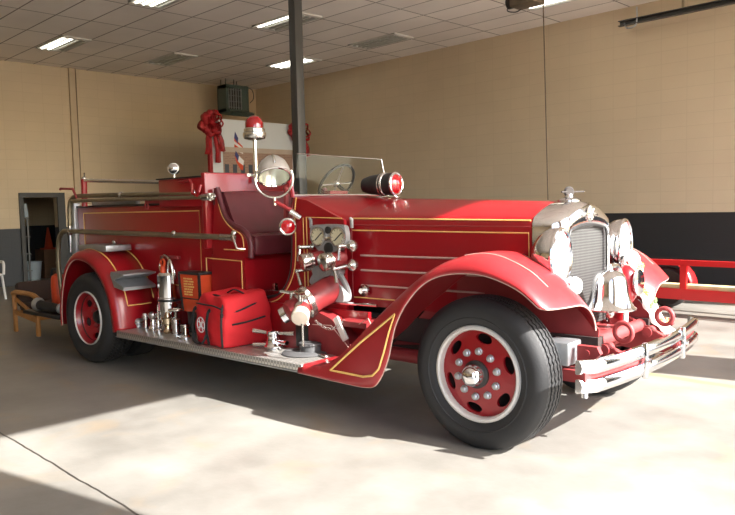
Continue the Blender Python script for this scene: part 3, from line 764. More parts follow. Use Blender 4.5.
# bench
m = M(LEATHER); rows = []
for q in crom([(-2.86, 1.10), (-2.84, 1.45), (-2.83, 1.62), (-2.79, 1.655), (-2.745, 1.625), (-2.66, 1.45), (-2.56, 1.29), (-2.56, 1.14)], 4):
    rows.append([(q[0], -.645 + .885 * i / 8, q[1] + .012 * math.sin(PI * i / 8)) for i in range(9)])
m.grid(rows); m.prism([(-2.86, 1.10), (-2.84, 1.45), (-2.83, 1.62), (-2.79, 1.655), (-2.745, 1.625), (-2.66, 1.45), (-2.56, 1.29), (-2.56, 1.10)], 'y', -.644, -.643)
m.prism([(-2.86, 1.10), (-2.84, 1.45), (-2.83, 1.62), (-2.79, 1.655), (-2.745, 1.625), (-2.66, 1.45), (-2.56, 1.29), (-2.56, 1.10)], 'y', .239, .24); m.make('seat_back', E)
M(LEATHER).box2((-2.80, -.642, 1.10), (-2.36, .64, 1.285), bevel=.05).make('seat_cushion', E)
M(LEATHER).box2((-2.84, .26, 1.10), (-2.66, .64, 1.50), bevel=.05).make('driver_seat_back', E)

# cowl side panels with the swept cab opening
op = crom([(-1.96, 1.585), (-1.985, 1.44), (-1.98, 1.24), (-2.0, 1.02), (-2.06, .88), (-2.16, .785), (-2.30, .742), (-2.46, .735)], 4)
for sg in (1, -1):
    poly = op + [(-2.46, .62), (-1.40, .62), (-1.40, 1.40), (-1.80, 1.56)]
    cs = M(RED).prism(poly, 'y', sg * -.575, sg * -.545).make('cowl_side', E)
    m = M(BLACK); m.tube([(x, sg * -.56, z) for x, z in op], .018, 8); m.make('opening_edge', cs)
    off = [(x + (.05 if z > 1.0 else .05 * (z - .69) / .31), sg * -.580, z - (.0 if z > 1 else .045 * (1 - (z - .69) / .31))) for x, z in op]
    m = M(GOLD); m.stripe(off, .010); m.stripe([(-1.84, sg * -.577, 1.42), (-1.84, sg * -.577, .72)], .008); m.make('gold_striping', cs)
M(DRED).box2((-2.50, -.54, .66), (-1.93, .54, .70)).make('cab_floor', E); M(DRED).box2((-1.97, -.54, .70), (-1.93, .54, 1.57)).make('firewall', E)
m = M(NICKEL); m.box2((-2.42, -.53, .70), (-2.06, -.20, .80)); m.box2((-2.32, -.50, .80), (-2.29, -.47, .86)); m.make('floor_pedal', E)

# hood + cowl top
def hood_sec(x, hw, ze, zc, zb):
    pts = [(x, -hw, zb), (x, -hw, ze - .10), (x, -hw, ze - .055), (x, -hw + .006, ze - .025), (x, -hw + .022, ze - .004), (x, -hw + .05, ze + .012)]
    for i in range(1, 8):
        t = i / 8; y = -hw + .05 + (hw - .05) * t; pts.append((x, y, ze + .012 + (zc - ze - .012) * math.sin(t * PI / 2)))
    pts.append((x, 0, zc)); return pts + [(p[0], -p[1], p[2]) for p in reversed(pts[:-1])]
S = [(-1.41, .475, 1.425, 1.560, .74), (-.7, .445, 1.415, 1.535, .74), (.09, .41, 1.400, 1.503, .66)]
hd = M(RED).grid([hood_sec(*q) for q in S]).make('hood', E, sharp=50)
hwx = lambda x: .475 + (-.065) * (x + 1.41) / 1.5
m = M(GOLD)
for sg in (-1, 1):
    m.stripe([(-1.40, sg * (hwx(-1.40) - .004), 1.41), (.08, sg * (hwx(.08) - .004), 1.385)], .012)
    m.stripe([(-1.40, sg * (hwx(-1.40) + .001), 1.318), (.07, sg * (hwx(.07) + .001), 1.304), (.07, sg * (hwx(.07) + .001), 1.05)], .011)
m.make('gold_striping', hd)
for sg in (-1, 1): M(DRED).stripe([(-1.40, sg * (hwx(-1.40) + .001), 1.36), (.08, sg * (hwx(.08) + .001), 1.345)], .009).make('hinge_line', hd)
for z in (1.126, 1.013, .897):
    for sg in (-1, 1): M(PALE).tube([(-1.325, sg * (hwx(-1.325) + .003), z), (-.25, sg * (hwx(-.25) + .003), z)], .008, 6).make('louvre_bead', hd)
for sg in (-1, 1): M(GOLD).stripe([(-1.40, sg * (hwx(-1.4) + .001), .80), (-.9, sg * (hwx(-.9) + .001), .80)], .010).make('sill_stripe', hd)
# cowl loft
def cowl_sec(x, hw, ze, zc, zb, rad):
    pts = [(x, -hw, zb), (x, -hw, ze - .10 - rad), (x, -hw, ze - rad)]
    for i in range(1, 5):
        t = PI / 2 * i / 4; pts.append((x, -hw + rad * (1 - math.cos(t)), ze - rad + rad * math.sin(t)))
    for i in range(1, 7): 
        t = i / 7; y = (-hw + rad) * (1 - t); pts.append((x, y, ze + (zc - ze) * math.sin(t * PI / 2)))
    pts.append((x, 0, zc)); return pts + [(p[0], -p[1], p[2]) for p in reversed(pts[:-1])]
rows = [cowl_sec(*q) for q in ((-1.405, .478, 1.428, 1.562, .66, .06), (-1.55, .495, 1.452, 1.575, .66, .05), (-1.72, .53, 1.505, 1.585, .66, .045), (-1.86, .56, 1.560, 1.590, .66, .035), (-1.96, .575, 1.585, 1.592, .66, .02))]
cw = M(RED).grid(rows).make('cowl', E, sharp=50)
m = M(GOLD); m.stripe([(-1.80, -.580, .76), (-1.80, -.580, 1.425), (-1.415, -.580, 1.412)], .010); m.stripe([(-1.42, -.580, 1.318), (-1.50, -.580, 1.318)], .010); m.make('gold_striping', cw)
m = M(DRED); m.stripe([(-1.405, -.484, .74), (-1.405, -.484, 1.40)], .006); m.make('hood_seam', cw)

# windshield
ws = M(GLASS).prism([(-.545, 1.60), (.645, 1.60), (.56, 1.93), (-.51, 1.94)], 'x', -1.965, -1.955).make('windshield', E)
m = M(CHROME); m.tube([(-1.96, -.56, 1.60), (-1.96, .65, 1.60)], .011, 8); m.tube([(-1.96, .645, 1.60), (-1.96, .56, 1.93)], .006, 6); m.tube([(-1.96, -.51, 1.94), (-1.96, .56, 1.93)], .003, 6); m.make('windshield_frame', ws)
m = M(RED); m.tube([(-1.97, -.56, 1.585), (-2.0, -.57, 1.76)], .022, 8); m.tube([(-1.97, -.555, 1.585), (-1.975, -.57, 1.36)], .02, 8); m.make('windshield_post', E)
# steering wheel
sw_c = Vector((-2.32, .33, 1.715)); ax = Vector((-.80, 0, .55)).normalized()
st = M(BLACK).ring(sw_c, .205, .014, ax, 40, 8).make('steering_wheel', E)
up = ax.orthogonal().normalized(); rt = ax.cross(up); m = M(NICKEL)
for q in range(4):
    a = PI / 4 + q * PI / 2; m.tube([sw_c, sw_c + (up * math.cos(a) + rt * math.sin(a)) * .20], .009, 6)
m.ball(sw_c, .035); m.make('spokes', st)
M(BLACK).tube([sw_c, sw_c - ax * .42], .02, 8).make('steering_column', st)
m = M(DRED); m.box2((-2.06, -.10, 1.59), (-1.99, .12, 1.64)); m.tube([(-2.22, -.42, 1.30), (-2.2, -.42, 1.66)], .02, 8); m.ball((-2.2, -.42, 1.66), .028); m.make('dash_lever', E)

# radiator
def rad_outline(hw, z0, zs, zt, n=7):
    """half-outline from bottom up to the crest; mirrored"""
    L = [(-hw, z0), (-hw, z0 + .3), (-hw, zs - .10), (-hw + .004, zs - .04), (-hw + .025, zs)]
    for i in range(1, n + 1):
        t = i / n; L.append((-hw + .025 + (hw - .025) * t, zs + (zt - zs) * (1 - (1 - t) ** 2.0)))
    return L + [(-p[0], p[1]) for p in reversed(L[:-1])]
ro = rad_outline(.415, .60, 1.405, 1.505); ri = rad_outline(.30, .66, 1.315, 1.345)
rows = [[(.095, y, z) for y, z in ro], [(.20, y * .965, z) for y, z in ro], [(.262, y * .90, z) for y, z in rad_outline(.405, .60, 1.40, 1.497)], [(.292, y * .86, z) for y, z in rad_outline(.395, .605, 1.375, 1.47)],
        [(.298, y, z) for y, z in rad_outline(.318, .64, 1.335, 1.375)], [(.285, y, z) for y, z in ri], [(.26, y, z) for y, z in ri]]
sh = M(CHROME).grid(rows).make('radiator_shell', E, sharp=45)
M(CORE).prism(ri, 'x', .24, .262).make('grille', sh)
m = M(BLACK); m.tube([(.289, y, z) for y, z in ri], .008, 6); m.make('grille_surround', sh)
m = M(NICKEL); m.lathe([(.055, 0), (.055, .008), (.03, .012), (.0001, .012)], (.298, 0, 1.418), (1, 0, 0), 24); 
k0 = len(m.v)
for s in (-1, 1): m.box((.300, s * .075, 1.414), (.008, .09, .022), rot=(s * -.12, 0, 0), bevel=.004)
for q in range(8):
    a = q * PI / 4; m.tube([(.310, 0, 1.418), (.310, .042 * math.cos(a), 1.418 + .042 * math.sin(a))], .004, 5)
m.make('radiator_badge', sh)
m = M(CHROME); m.lathe([(.075, 0), (.078, .01), (.06, .022), (.03, .030), (.024, .05), (.0001, .05)], (.15, 0, 1.500), (0, 0, 1), 28); rc = m.make('radiator_cap', E)
DN = mat('dark_aged_nickel', (.05, .043, .04), .75, 0, var=.2, spec=.2); m = M(DN); m.lathe([(.0001, -.012), (.030, -.012), (.034, 0), (.030, .012), (.0001, .012)], (.15, 0, 1.565), (.8, -.6, 0), 24); m.ring((.15, 0, 1.565), .032, .006, (.8, -.6, 0), 24, 6)
m.tube([(.15, 0, 1.565), (.19, .15, 1.567)], .006, 6); m.tube([(.15, 0, 1.565), (.13, -.07, 1.565)], .006, 6); m.make('thermometer_ornament', rc)

# headlights
for sg, z, y in ((-1, 1.158, -.472), (1, 1.180, .545)):
    x = .318; hx = Vector((1, .13, 0)).normalized(); hc = Vector((x, y, z))
    hl = M(CHROME).lathe([(.184, 0), (.185, -.03), (.176, -.07), (.150, -.115), (.105, -.15), (.05, -.17), (.0001, -.175)], hc, hx, 36).make('headlight', E)
    M(CHROME).ring(hc, .176, .016, hx, 40, 8).make('headlight_rim', hl)
    M(WHITELENS).lathe([(.166, .002), (.12, .010), (.07, .018), (.0001, .022)], hc, hx, 36).make('headlight_lens', hl)
    m = M(BLACK); m.tube([(x - .08, y, z - .14), (x - .08, y - sg * .02, z - .22), (x - .10, sg * .40, z - .30)], .03, 8); m.box((x - .05, y, z - .18), (.10, .14, .03), bevel=.01); m.make('headlight_bracket', hl)
    if sg > 0: M(BLACK).box((x + .045, y - .01, z - .085), (.05, .24, .03), bevel=.008).make('black_bar', hl)
    cl = M(CHROME).lathe([(.060, 0), (.058, -.03), (.03, -.07), (.0001, -.08)], (.375, sg * .400, .978), (1, 0, 0), 24).make('parking_lamp', E)
    M(GLOBE).lathe([(.058, 0), (.045, .03), (.0001, .045)], (.375, sg * .400, .978), (1, 0, 0), 24).make('parking_lamp_lens', cl)
    m = M(RED); m.tube([(.345, sg * .400, .93), (.31, sg * .39, .84), (.25, sg * .40, .74)], .025, 8); m.make('lamp_stem', cl)

# bell
B0 = Vector((.50, -.165, .815))
bl = M(CHROME).lathe([(.160, 0), (.162, .008), (.145, .025), (.126, .06), (.113, .11), (.107, .16), (.098, .20), (.080, .228), (.045, .243), (.02, .248), (.018, .27), (.0001, .275)], B0, (0, 0, 1), 40).make('bell', E)
M(NICKEL).lathe([(.144, .012), (.115, .07), (.09, .13), (.06, .2), (.0001, .21)], B0, (0, 0, 1), 32).make('bell_inside', bl)
m = M(NICKEL); m.tube([B0 + Vector((0, 0, .2)), B0 + Vector((0, 0, -.02))], .008, 6); m.ball(B0 + Vector((0, 0, -.03)), .03); m.make('clapper', bl)
m = M(CHROME); m.tube(crom([(.50, .09, .66), (.50, .10, .85), (.50, -.02, 1.06), (.50, -.165, 1.085)], 5), .018, 8); m.tube([(.50, -.165, 1.085), (.50, -.165, 1.07)], .018, 8); m.make('bell_yoke', bl)
m = M(RED); m.ball((.46, .20, .93), .085, (1, 1, 1.6)); m.cyl((.42, .20, .70), (.46, .20, .84), .05); m.make('siren', E)
m = M(CHROME); m.lathe([(.085, 0), (.09, .015), (.06, .02), (.0001, .02)], (.54, .20, .95), (1, 0, 0), 28); m.make('siren_face', E)

# front frame horns with tow eyes
for sg in (-1, 1):
    y = sg * .36
    m = M(DRED)
    m.prism([(.20, .50), (.20, .70), (.42, .69), (.60, .61), (.74, .55), (.72, .47), (.5, .47)], 'y', y - .025, y + .025)
    fh = m.make('frame_horn', E)
    M(DRED).ring((.665, y - .0, .712), .055, .0155, (.1, 1, 0), 28, 10).make('tow_eye', fh)
    m = M(DRED); m.cyl((.56, y - .05, .60), (.56, y + .05, .60), .035, seg=16); m.make('shackle_bolt', fh); M(DRED).cyl((.70, y - .045, .535), (.70, y + .045, .535), .03, seg=16).make('shackle_bolt', fh)
m = M(DRED); m.tube([(.50, -.36, .64), (.50, .36, .64)], .042, 14); m.box2((.28, -.40, .52), (.40, .40, .62)); m.make('front_crossmember', E)
m = M(DRED); m.box2((.20, -.42, .56), (.24, .42, .72)); m.box2((.24, -.30, .62), (.5, .30, .635)); m.make('radiator_apron', E)
# shock absorber boxes
for sg in (-1, 1):
    m = M(STEEL); m.box2((.30, sg * .60 - .09, .535), (.47, sg * .60 + .09, .675), bevel=.012); sk = m.make('shock_absorber', E)
    m = M(DRED); m.prism([(.50, .50), (.50, .66), (.62, .66), (.64, .62), (.60, .58), (.64, .52), (.62, .49)], 'y', sg * .62 - .02, sg * .62 + .02); m.cyl((.56, sg * .62 - .03, .62), (.56, sg * .62 + .03, .62), .02, seg=12); m.make('shackle_bracket', sk)
    m = M(DRED); m.box2((-.05, sg * .62 - .07, .45), (.70, sg * .62 + .02, .52)); m.make('bumper_arm', E)
# bumper
def bar_path(z):
    pts = []
    for i in range(25):
        y = -.95 + 1.90 * i / 24; q = abs(y) / .95; pts.append((.775 - .085 * q ** 2 - (.05 if q > .97 else 0), y, z))
    return pts
bp_ = None
for z in (.603, .498):
    m = M(CHROME); rows = []
    for q in bar_path(z): rows.append([(q[0] + dx, q[1], q[2] + dz) for dx, dz in ((0, -.040), (.018, -.036), (.028, -.02), (.031, 0), (.028, .02), (.018, .036), (0, .040), (-.008, .036), (-.008, -.036))])
    m.grid(rows, closed=True); n = 9
    m.add(rows[0], [tuple(range(n))]); m.add(rows[-1], [tuple(range(n))]); m.make('bumper_bar', E)
for sg in (-1, 1):
    m = M(CHROME); y = sg * .34; m.box((.79, y, .550), (.035, .04, .215), bevel=.012); m.cyl((.80, y, .550), (.825, y, .550), .016, seg=12); m.make('bumper_clamp', E)
    m = M(DRED); m.box((.71, sg * .62, .550), (.03, .64, .05), rot=(0, 0, sg * .13)); m.make('bumper_backing', E)
    m = M(CHROME); m.cyl((.675, sg * .93, .440), (.675, sg * .93, .470), .02, seg=12); m.make('bumper_bolt', E)

# --- pump panel ---------------------------------------------------
YP = -.575
gp = [(-1.725, 1.25), (-1.72, 1.325), (-1.67, 1.365), (-1.39, 1.365), (-1.345, 1.325), (-1.34, 1.25), (-1.375, 1.20), (-1.44, 1.14), (-1.48, 1.10), (-1.56, 1.10), (-1.60, 1.14), (-1.68, 1.20)]
pg = M(GREY).prism(crom(gp + gp[:1], 3)[:-1], 'y', YP - .045, YP).make('gauge_panel', E)
for x in (-1.625, -1.415):
    g = M(NICKEL).lathe([(.074, 0), (.076, .018), (.064, .022), (.062, .012)], (x, YP - .045, 1.275), (0, -1, 0), 32).make('pressure_gauge', pg)
    M(DIAL).lathe([(.063, 0.0), (.063, .013), (.0001, .013)], (x, YP - .045, 1.275), (0, -1, 0), 32).make('dial', pg)
    m = M(BLACK); m.tube([(x - .03, YP - .060, 1.245), (x + .045, YP - .060, 1.305)], .005, 5)
    for q in range(9):
        a = -.6 + q * (PI + 1.2) / 8; m.box((x + .055 * math.cos(a), YP - .0585, 1.275 + .055 * math.sin(a)), (.004, .002, .012), rot=(0, -a + PI / 2, 0))
    m.make('needle', pg)
for x, z, r in ((-1.52, 1.325, .028), (-1.52, 1.185, .044)): M(BLACK).lathe([(r, 0), (r, .012), (r * .8, .016), (.0001, .016)], (x, YP - .045, z), (0, -1, 0), 24).make('small_gauge', pg)
M(NICKEL).box((-1.52, YP - .048, 1.258), (.07, .008, .035), bevel=.003).make('maker_plate', pg)
for x in (-1.745, -1.31):
    m = M(GREY); m.box((x, YP - .01, 1.375), (.022, .02, .07), bevel=.004); m.ball((x, YP - .02, 1.412), .012); m.make('panel_bracket', pg)
# manifold casting
mf = crom([(-1.70, 1.03), (-1.60, 1.06), (-1.50, 1.05), (-1.40, 1.02), (-1.42, .95), (-1.36, .86), (-1.37, .78), (-1.50, .80), (-1.60, .90), (-1.66, .88), (-1.72, .92), (-1.68, .98)], 3)
man = M(GREY).prism(mf, 'y', YP - .07, YP + .02).make('pump_manifold', E)
m = M(GREY); m.cyl((-1.50, YP, 1.10), (-1.55, YP - .02, .95), .06); m.cyl((-1.66, YP, 1.10), (-1.6, YP, 1.0), .05); m.box((-1.52, YP - .075, .97), (.15, .02, .02), rot=(0, .7, 0)); m.box((-1.52, YP - .075, .97), (.15, .02, .02), rot=(0, -.7, 0)); m.make('casting_ribs', man)
def outlet(base, tip, r, name='discharge_outlet'):
    b, t_ = Vector(base), Vector(tip); d = (t_ - b); L = d.length; d.normalize()
    o_ = M(PRED).lathe([(r * .92, 0), (r, L * .15), (r * .95, L * .55), (r * .95, L * .6)], b, d, 24).make(name, E)
    m = M(NICKEL); m.lathe([(r * 1.02, L * .56), (r * 1.10, L * .58), (r * 1.10, L * .66), (r * .98, L * .68), (r * .98, L * .72), (r * 1.16, L * .73), (r * 1.18, L * .97), (r * 1.05, L), (.0001, L + .004)], b, d, 28); m.make('outlet_cap', o_)
    for s in (0, PI):
        u = d.orthogonal().normalized(); w = d.cross(u); q = u * math.cos(s) + w * math.sin(s); M(NICKEL).ball(tuple(b + d * L * .85 + q * r * 1.2), .014, seg=10, rings=6).make('cap_lug', o_)
    return o_
outlet((-1.59, -.57, 1.12), (-1.68, -.765, 1.080), .056); outlet((-1.405, -.58, 1.12), (-1.455, -.77, 1.085), .058)
# valve handles
def lever(p, pivot, tip, name='valve_handle'):
    m = M(NICKEL); m.cyl(p, pivot, .016, seg=12); m.lathe([(.03, 0), (.03, .02), (.015, .03), (.0001, .03)], p, Vector(pivot) - Vector(p), 16); m.ball(pivot, .02, seg=12, rings=8)
    m.tube([pivot, tip], .011, 8, rads=[.010, .016]); m.make(name, E)
lever((-1.735, -.575, 1.19), (-1.80, -.66, 1.19), (-1.80, -.68, 1.08)); lever((-1.33, -.575, 1.205), (-1.38, -.65, 1.205), (-1.375, -.67, 1.10))
lever((-1.33, -.575, 1.06), (-1.41, -.68, 1.035), (-1.37, -.70, .93)); lever((-1.74, -.575, 1.02), (-1.82, -.68, 1.0), (-1.76, -.70, .89))
m = M(NICKEL)
for x, z in ((-1.315, 1.205), (-1.315, 1.06), (-1.28, .86)):
    m = M(NICKEL); m.lathe([(.045, 0), (.045, .02), (.03, .03), (.02, .05), (.0001, .05)], (x, -.570 if z > .9 else -.485, z), (0, -1, 0), 20); m.make('valve_flange', E)
m = M(NICKEL)
for x, z in ((-1.72, .88), (-1.70, .93)): m.tube(crom([(x, -.58, z + .1), (x - .01, -.60, z), (x, -.58, z - .12)], 4), .010, 6)
m.make('drain_pipe', E)
# big suction inlet
b, t_ = Vector((-1.475, -.55, .905)), Vector((-1.60, -.90, .755)); d = (t_ - b).normalized()
sc_ = M(PRED).lathe([(.125, 0), (.112, .03), (.106, .06), (.100, .22), (.106, .27), (.112, .30), (.10, .31)], b, d, 32).make('suction_inlet', E)
M(mat('dark_flange_iron', (.20, .20, .20), .5, .3, var=.2)).ring(b + d * .012, .120, .022, d, 32, 8).make('flange_ring', sc_)
M(NICKEL).lathe([(.112, .285), (.125, .29), (.125, .33), (.105, .34), (.10, .36), (.09, .39)], b, d, 32).make('coupling', sc_)
e1 = b + d * .36
gt = M(PRED).lathe([(.085, 0), (.075, .05), (.085, .09), (.07, .12), (.0001, .13)], e1, d, 28).make('gate_valve', E)
def branch(b2, t2, r, cap):
    d2 = (Vector(t2) - Vector(b2)); L = d2.length; d2.normalize()
    o_ = M(PRED).lathe([(r * .9, 0), (r, L * .3), (r * .92, L * .62)], b2, d2, 24).make('gated_outlet', E)
    if cap: M(mat('cream_cap_paint', (.44, .38, .31), .45, .1)).lathe([(r * 1.0, L * .6), (r * 1.08, L * .64), (r * 1.08, L * .96), (r * .95, L), (.0001, L + .003)], b2, d2, 28).make('outlet_cap', o_)
    else:
        mm = M(CHROME); mm.caps = False; mm.lathe([(r * .95, L * .6), (r * 1.0, L * .7), (r * 1.2, L * .75), (r * 1.2, L), (r * .95, L), (r * .9, L * .7)], b2, d2, 28); mm.make('outlet_rim', o_)
    return o_
o1 = branch(e1 + Vector((.03, -.01, 0)), (-1.455, -1.01, .70), .062, True)
o2 = branch(e1 + Vector((-.05, .05, -.01)), (-1.755, -.91, .678), .055, False)
for px, py, pz, s in ((-1.53, -.93, .80, 1), (-1.70, -.86, .79, -1)):
    m = M(NICKEL); m.lathe([(.05, 0), (.045, .02), (.018, .04), (.016, .10), (.0001, .11)], (px, py, pz - .03), (0, 0, 1), 20)
    m.tube([(px - .09, py + .03 * s, pz + .075), (px, py, pz + .065), (px + .11, py - .03 * s, pz + .085)], .012, 8, rads=[.010, .014, .019]); m.make('gate_handle', E)
m = M(NICKEL); m.tube([tuple(e1), (-1.53, -.86, .62)], .016, 8); m.make('drain_cock', E); M(NICKEL).tube([(-1.455, -.985, .66), (-1.455, -.985, .49)], .010, 6).make('drain_pin', E)
ch_ = M(NICKEL)
for q in range(14):
    t = q / 13; c_ = Vector((-1.44 + .16 * t, -.86 + .13 * t, .66 - .06 * math.sin(PI * t) + .0 * t)); ch_.ring(c_, .010, .0028, (1, 0, .3) if q % 2 else (0, 1, .2), 10, 5)
ch_.make('cap_chain', E)
# pump casing covers
m = M(PRED)
m.prism([(-1.98, .385), (-1.98, .70), (-1.55, .70), (-1.42, .66), (-1.25, .52), (-1.2, .385)], 'y', -.72, -.58)
m.box2((-1.34, -.74, .62), (-1.05, -.5, .66))
pc = m.make('pump_casing', E)
m = M(CREAM); m.box((-1.30, -.745, .60), (.055, .02, .19), rot=(0, -.55, 0), bevel=.006); m.make('pale_patch_plate', pc)
m = M(BLACK); m.box2((-1.81, -.725, .41), (-1.67, -.715, .58), bevel=.004); m.make('dark_access_hole', pc)
m = M(PALE); m.stripe([(-1.62, -.722, .60), (-1.42, -.722, .61), (-1.22, -.722, .44)], .008); m.stripe([(-1.12, -.742, .65), (-1.03, -.742, .70), (-.98, -.742, .62)], .008); m.make('worn_edge', pc)
m = M(CHROME); m.tube([(-1.70, -.62, .765), (-1.10, -.56, .765)], .012, 8); m.make('sill_strip', E)

# --- rails --------------------------------------------------------
m = M(CHROME); m.tube([(-5.10, -.70, 1.850), (-3.46, -.70, 1.765)], .020, 12); r1 = m.make('upper_rail', E)
m = M(RED); m.tube([(-5.115, -.70, 1.57), (-5.10, -.70, 1.86)], .032, 8); m.make('rail_post', r1); m = M(NICKEL); m.ball((-5.10, -.70, 1.87), .024); m.tube([(-5.10, -.70, 1.87), (-5.085, -.70, 1.93)], .008, 6); m.make('rail_finial', r1)
m = M(BRASS); m.tube(crom([(-5.43, -.72, 1.36), (-5.41, -.72, 1.58), (-5.34, -.72, 1.665), (-5.21, -.72, 1.684)], 5) + [(-3.08, -.72, 1.652)], .024, 12); r2 = m.make('middle_rail', E)
m = M(CHROME); m.ball((-3.08, -.72, 1.655), .040); m.tube([(-3.08, -.72, 1.64), (-3.02, -.70, 1.54)], .014, 8); m.ball((-4.32, -.72, 1.672), .034); m.make('rail_ball_joint', r2)
m = M(CHROME); m.tube([(-5.43, -.722, 1.55), (-5.432, -.722, 1.30), (-5.44, -.722, 1.06)], .022, 10); m.make('rear_grab_tube', r2)
m = M(BRASS); m.tube([(-5.28, -.76, 1.632), (-2.86, -.76, 1.613)], .019, 10); r3 = m.make('lower_rail', E)
m = M(NICKEL); m.cyl((-2.90, -.76, 1.613), (-2.80, -.76, 1.612), .034, seg=14); m.ring((-2.76, -.76, 1.612), .026, .009, (0, 1, 0), 18, 6); m.make('rail_end_fitting', r3)
m = M(BRASS); m.tube([(-2.50, -.76, 1.264), (-5.42, -.76, 1.303)] + crom([(-5.50, -.76, 1.30), (-5.60, -.76, 1.235), (-5.655, -.76, 1.10), (-5.66, -.76, .90), (-5.64, -.76, .70), (-5.60, -.76, .45)], 4), .025, 12); r4 = m.make('side_handrail', E)
m = M(NICKEL); m.cyl((-2.66, -.76, 1.266), (-2.50, -.76, 1.264), .032, seg=14); m.ball((-2.48, -.77, 1.30), .026); m.tube([(-2.49, -.78, 1.29), (-2.42, -.79, 1.17), (-2.40, -.72, 1.165)], .011, 8); m.make('handrail_end_bracket', r4)
for x in (-5.36, -3.36): m = M(NICKEL); m.tube([(x, -.76, 1.285), (x, -.66, 1.285)], .018, 8); m.ball((x, -.76, 1.287), .034); m.make('handrail_bracket', r4)
m = M(DRED); m.tube([(-5.20, -.74, 1.66), (-5.24, -.76, 1.76), (-5.52, -.76, 1.775), (-5.53, -.76, 1.76)], .013, 8); m.make('tool_hook', E)
m = M(RED); m.tube([(-3.22, -.78, 1.755), (-3.06, -.78, 1.765), (-3.03, -.78, 1.73), (-3.03, -.78, 1.65), (-2.96, -.78, 1.63), (-2.93, -.78, 1.66), (-2.93, -.76, 1.72)], .015, 8); m.make('pike_pole_hook', E)
m = M(DRED); m.box2((-3.9, -.72, 1.575), (-3.45, -.68, 1.615), bevel=.01); m.ring((-3.85, -.73, 1.55), .03, .008, (0, 1, 0), 16, 6); m.make('rail_bracket', E)
m = M(DRED); m.box2((-3.72, -.70, 1.045), (-3.42, -.66, 1.075), bevel=.006); m.make('holder_strap', E)
m = M(NICKEL); m.ball((-4.55, -.69, 1.19), .022); m.tube([(-4.55, -.69, 1.19), (-4.55, -.66, 1.19)], .01, 6); m.make('fender_knob', E)

# --- lamps on the cab --------------------------------------------
# beacon on its pole
bx_, by_ = -2.845, -.20
be = M(CHROME).cyl((bx_, by_, 1.75), (bx_, by_, 2.15), .019, seg=14).make('beacon_pole', E)
M(NICKEL).lathe([(.05, 0), (.098, .012), (.108, .04), (.106, .065), (.097, .072), (.097, .098), (.087, .108), (.0001, .108)], (bx_, by_, 2.135), (0, 0, 1), 32).make('beacon_base', be)
DOME = mat('deep_red_beacon_glass', (.28, .004, .008), .08, var=.1, coat=1, coatr=.03)
M(DOME).lathe([(.085, .108), (.084, .15), (.076, .18), (.056, .207), (.028, .220), (.0001, .223)], (bx_, by_, 2.135), (0, 0, 1), 32).make('beacon_dome', be)
# small round lamp on the tank box
sl = M(CHROME).ball((-3.53, -.62, 1.895), .056, (1, 1, 1)).make('rear_spot_lamp', E); M(NICKEL).tube([(-3.53, -.62, 1.86), (-3.53, -.62, 1.78)], .014, 8).make('lamp_stem', sl)
m = M(GLOBE); m.lathe([(.054, .022), (.03, .045), (.0001, .052)], (-3.53, -.62, 1.895), (.6, -.8, .1), 20); m.make('lamp_lens', sl)
# spotlight
C0 = Vector((-2.01, -.72, 1.765)); d = Vector((.44, -.32, -.84)).normalized()
SILV = mat('silver_lamp_shell', (.72, .71, .68), .34, .75, var=.2, scale=22)
sp0 = M(SILV); sp0.caps = False
sp_ = sp0.lathe([(.130, .02), (.133, 0), (.128, -.05), (.108, -.105), (.068, -.15), (.03, -.165), (.0001, -.168)], C0, d, 36).make('spotlight', E)
M(CHROME).ring(C0 + d * .02, .128, .010, d, 36, 8).make('spotlight_rim', sp_)
m = M(mat('lamp_reflector', (.95, .91, .78), .25, .6)); m.caps = False; m.lathe([(.122, .02), (.095, -.045), (.05, -.085), (.0001, -.098)], C0, d, 32); m.make('spotlight_reflector', sp_)
M(GLASS).lathe([(.122, .018), (.06, .030), (.0001, .034)], C0, d, 28).make('spotlight_glass', sp_)
fv = Vector((.71, -.70, 0)); m = M(NICKEL); m.ring(C0 + Vector((.01, -.01, -.03)), .150, .009, fv, 28, 8, arc=(PI - .45, 2 * PI + .45), up=Vector((0, 0, 1)).cross(fv)); yk = m
k_low = C0 + Vector((.01, -.01, -.18)); yk.tube([k_low, k_low + Vector((0, 0, -.06))], .012, 8); yk.make('spotlight_yoke', sp_)
m = M(NICKEL); m.tube(crom([tuple(C0 + Vector((-.03, 0, .10))), tuple(C0 + Vector((-.01, -.01, .15))), tuple(C0 + Vector((.07, -.06, .145))), tuple(C0 + Vector((.09, -.07, .09)))], 4), .008, 6); m.make('spotlight_handle', sp_)
m = M(RED); m.tube([k_low + Vector((0, 0, -.03)), (-1.93, -.64, 1.49), (-1.885, -.58, 1.44)], .016, 8); m.make('spotlight_arm', sp_)
m = M(NICKEL); m.cyl((-1.93, -.63, 1.475), (-1.87, -.575, 1.42), .026, seg=12); m.make('arm_clamp', sp_)
# red marker light on the cowl
d = Vector((.80, -.60, 0)).normalized(); C1 = Vector((-1.965, -.63, 1.35))
mk = M(NICKEL).lathe([(.068, .012), (.070, -.01), (.063, -.05), (.03, -.08), (.0001, -.085)], C1, d, 28).make('marker_light', E)
M(CHROME).ring(C1 + d * .012, .063, .010, d, 28, 8).make('marker_rim', mk); M(REDLENS).lathe([(.058, .014), (.035, .030), (.0001, .036)], C1, d, 24).make('marker_lens', mk)
M(RED).tube([tuple(C1 - d * .06), (-1.96, -.56, 1.36)], .018, 8).make('marker_stalk', mk)
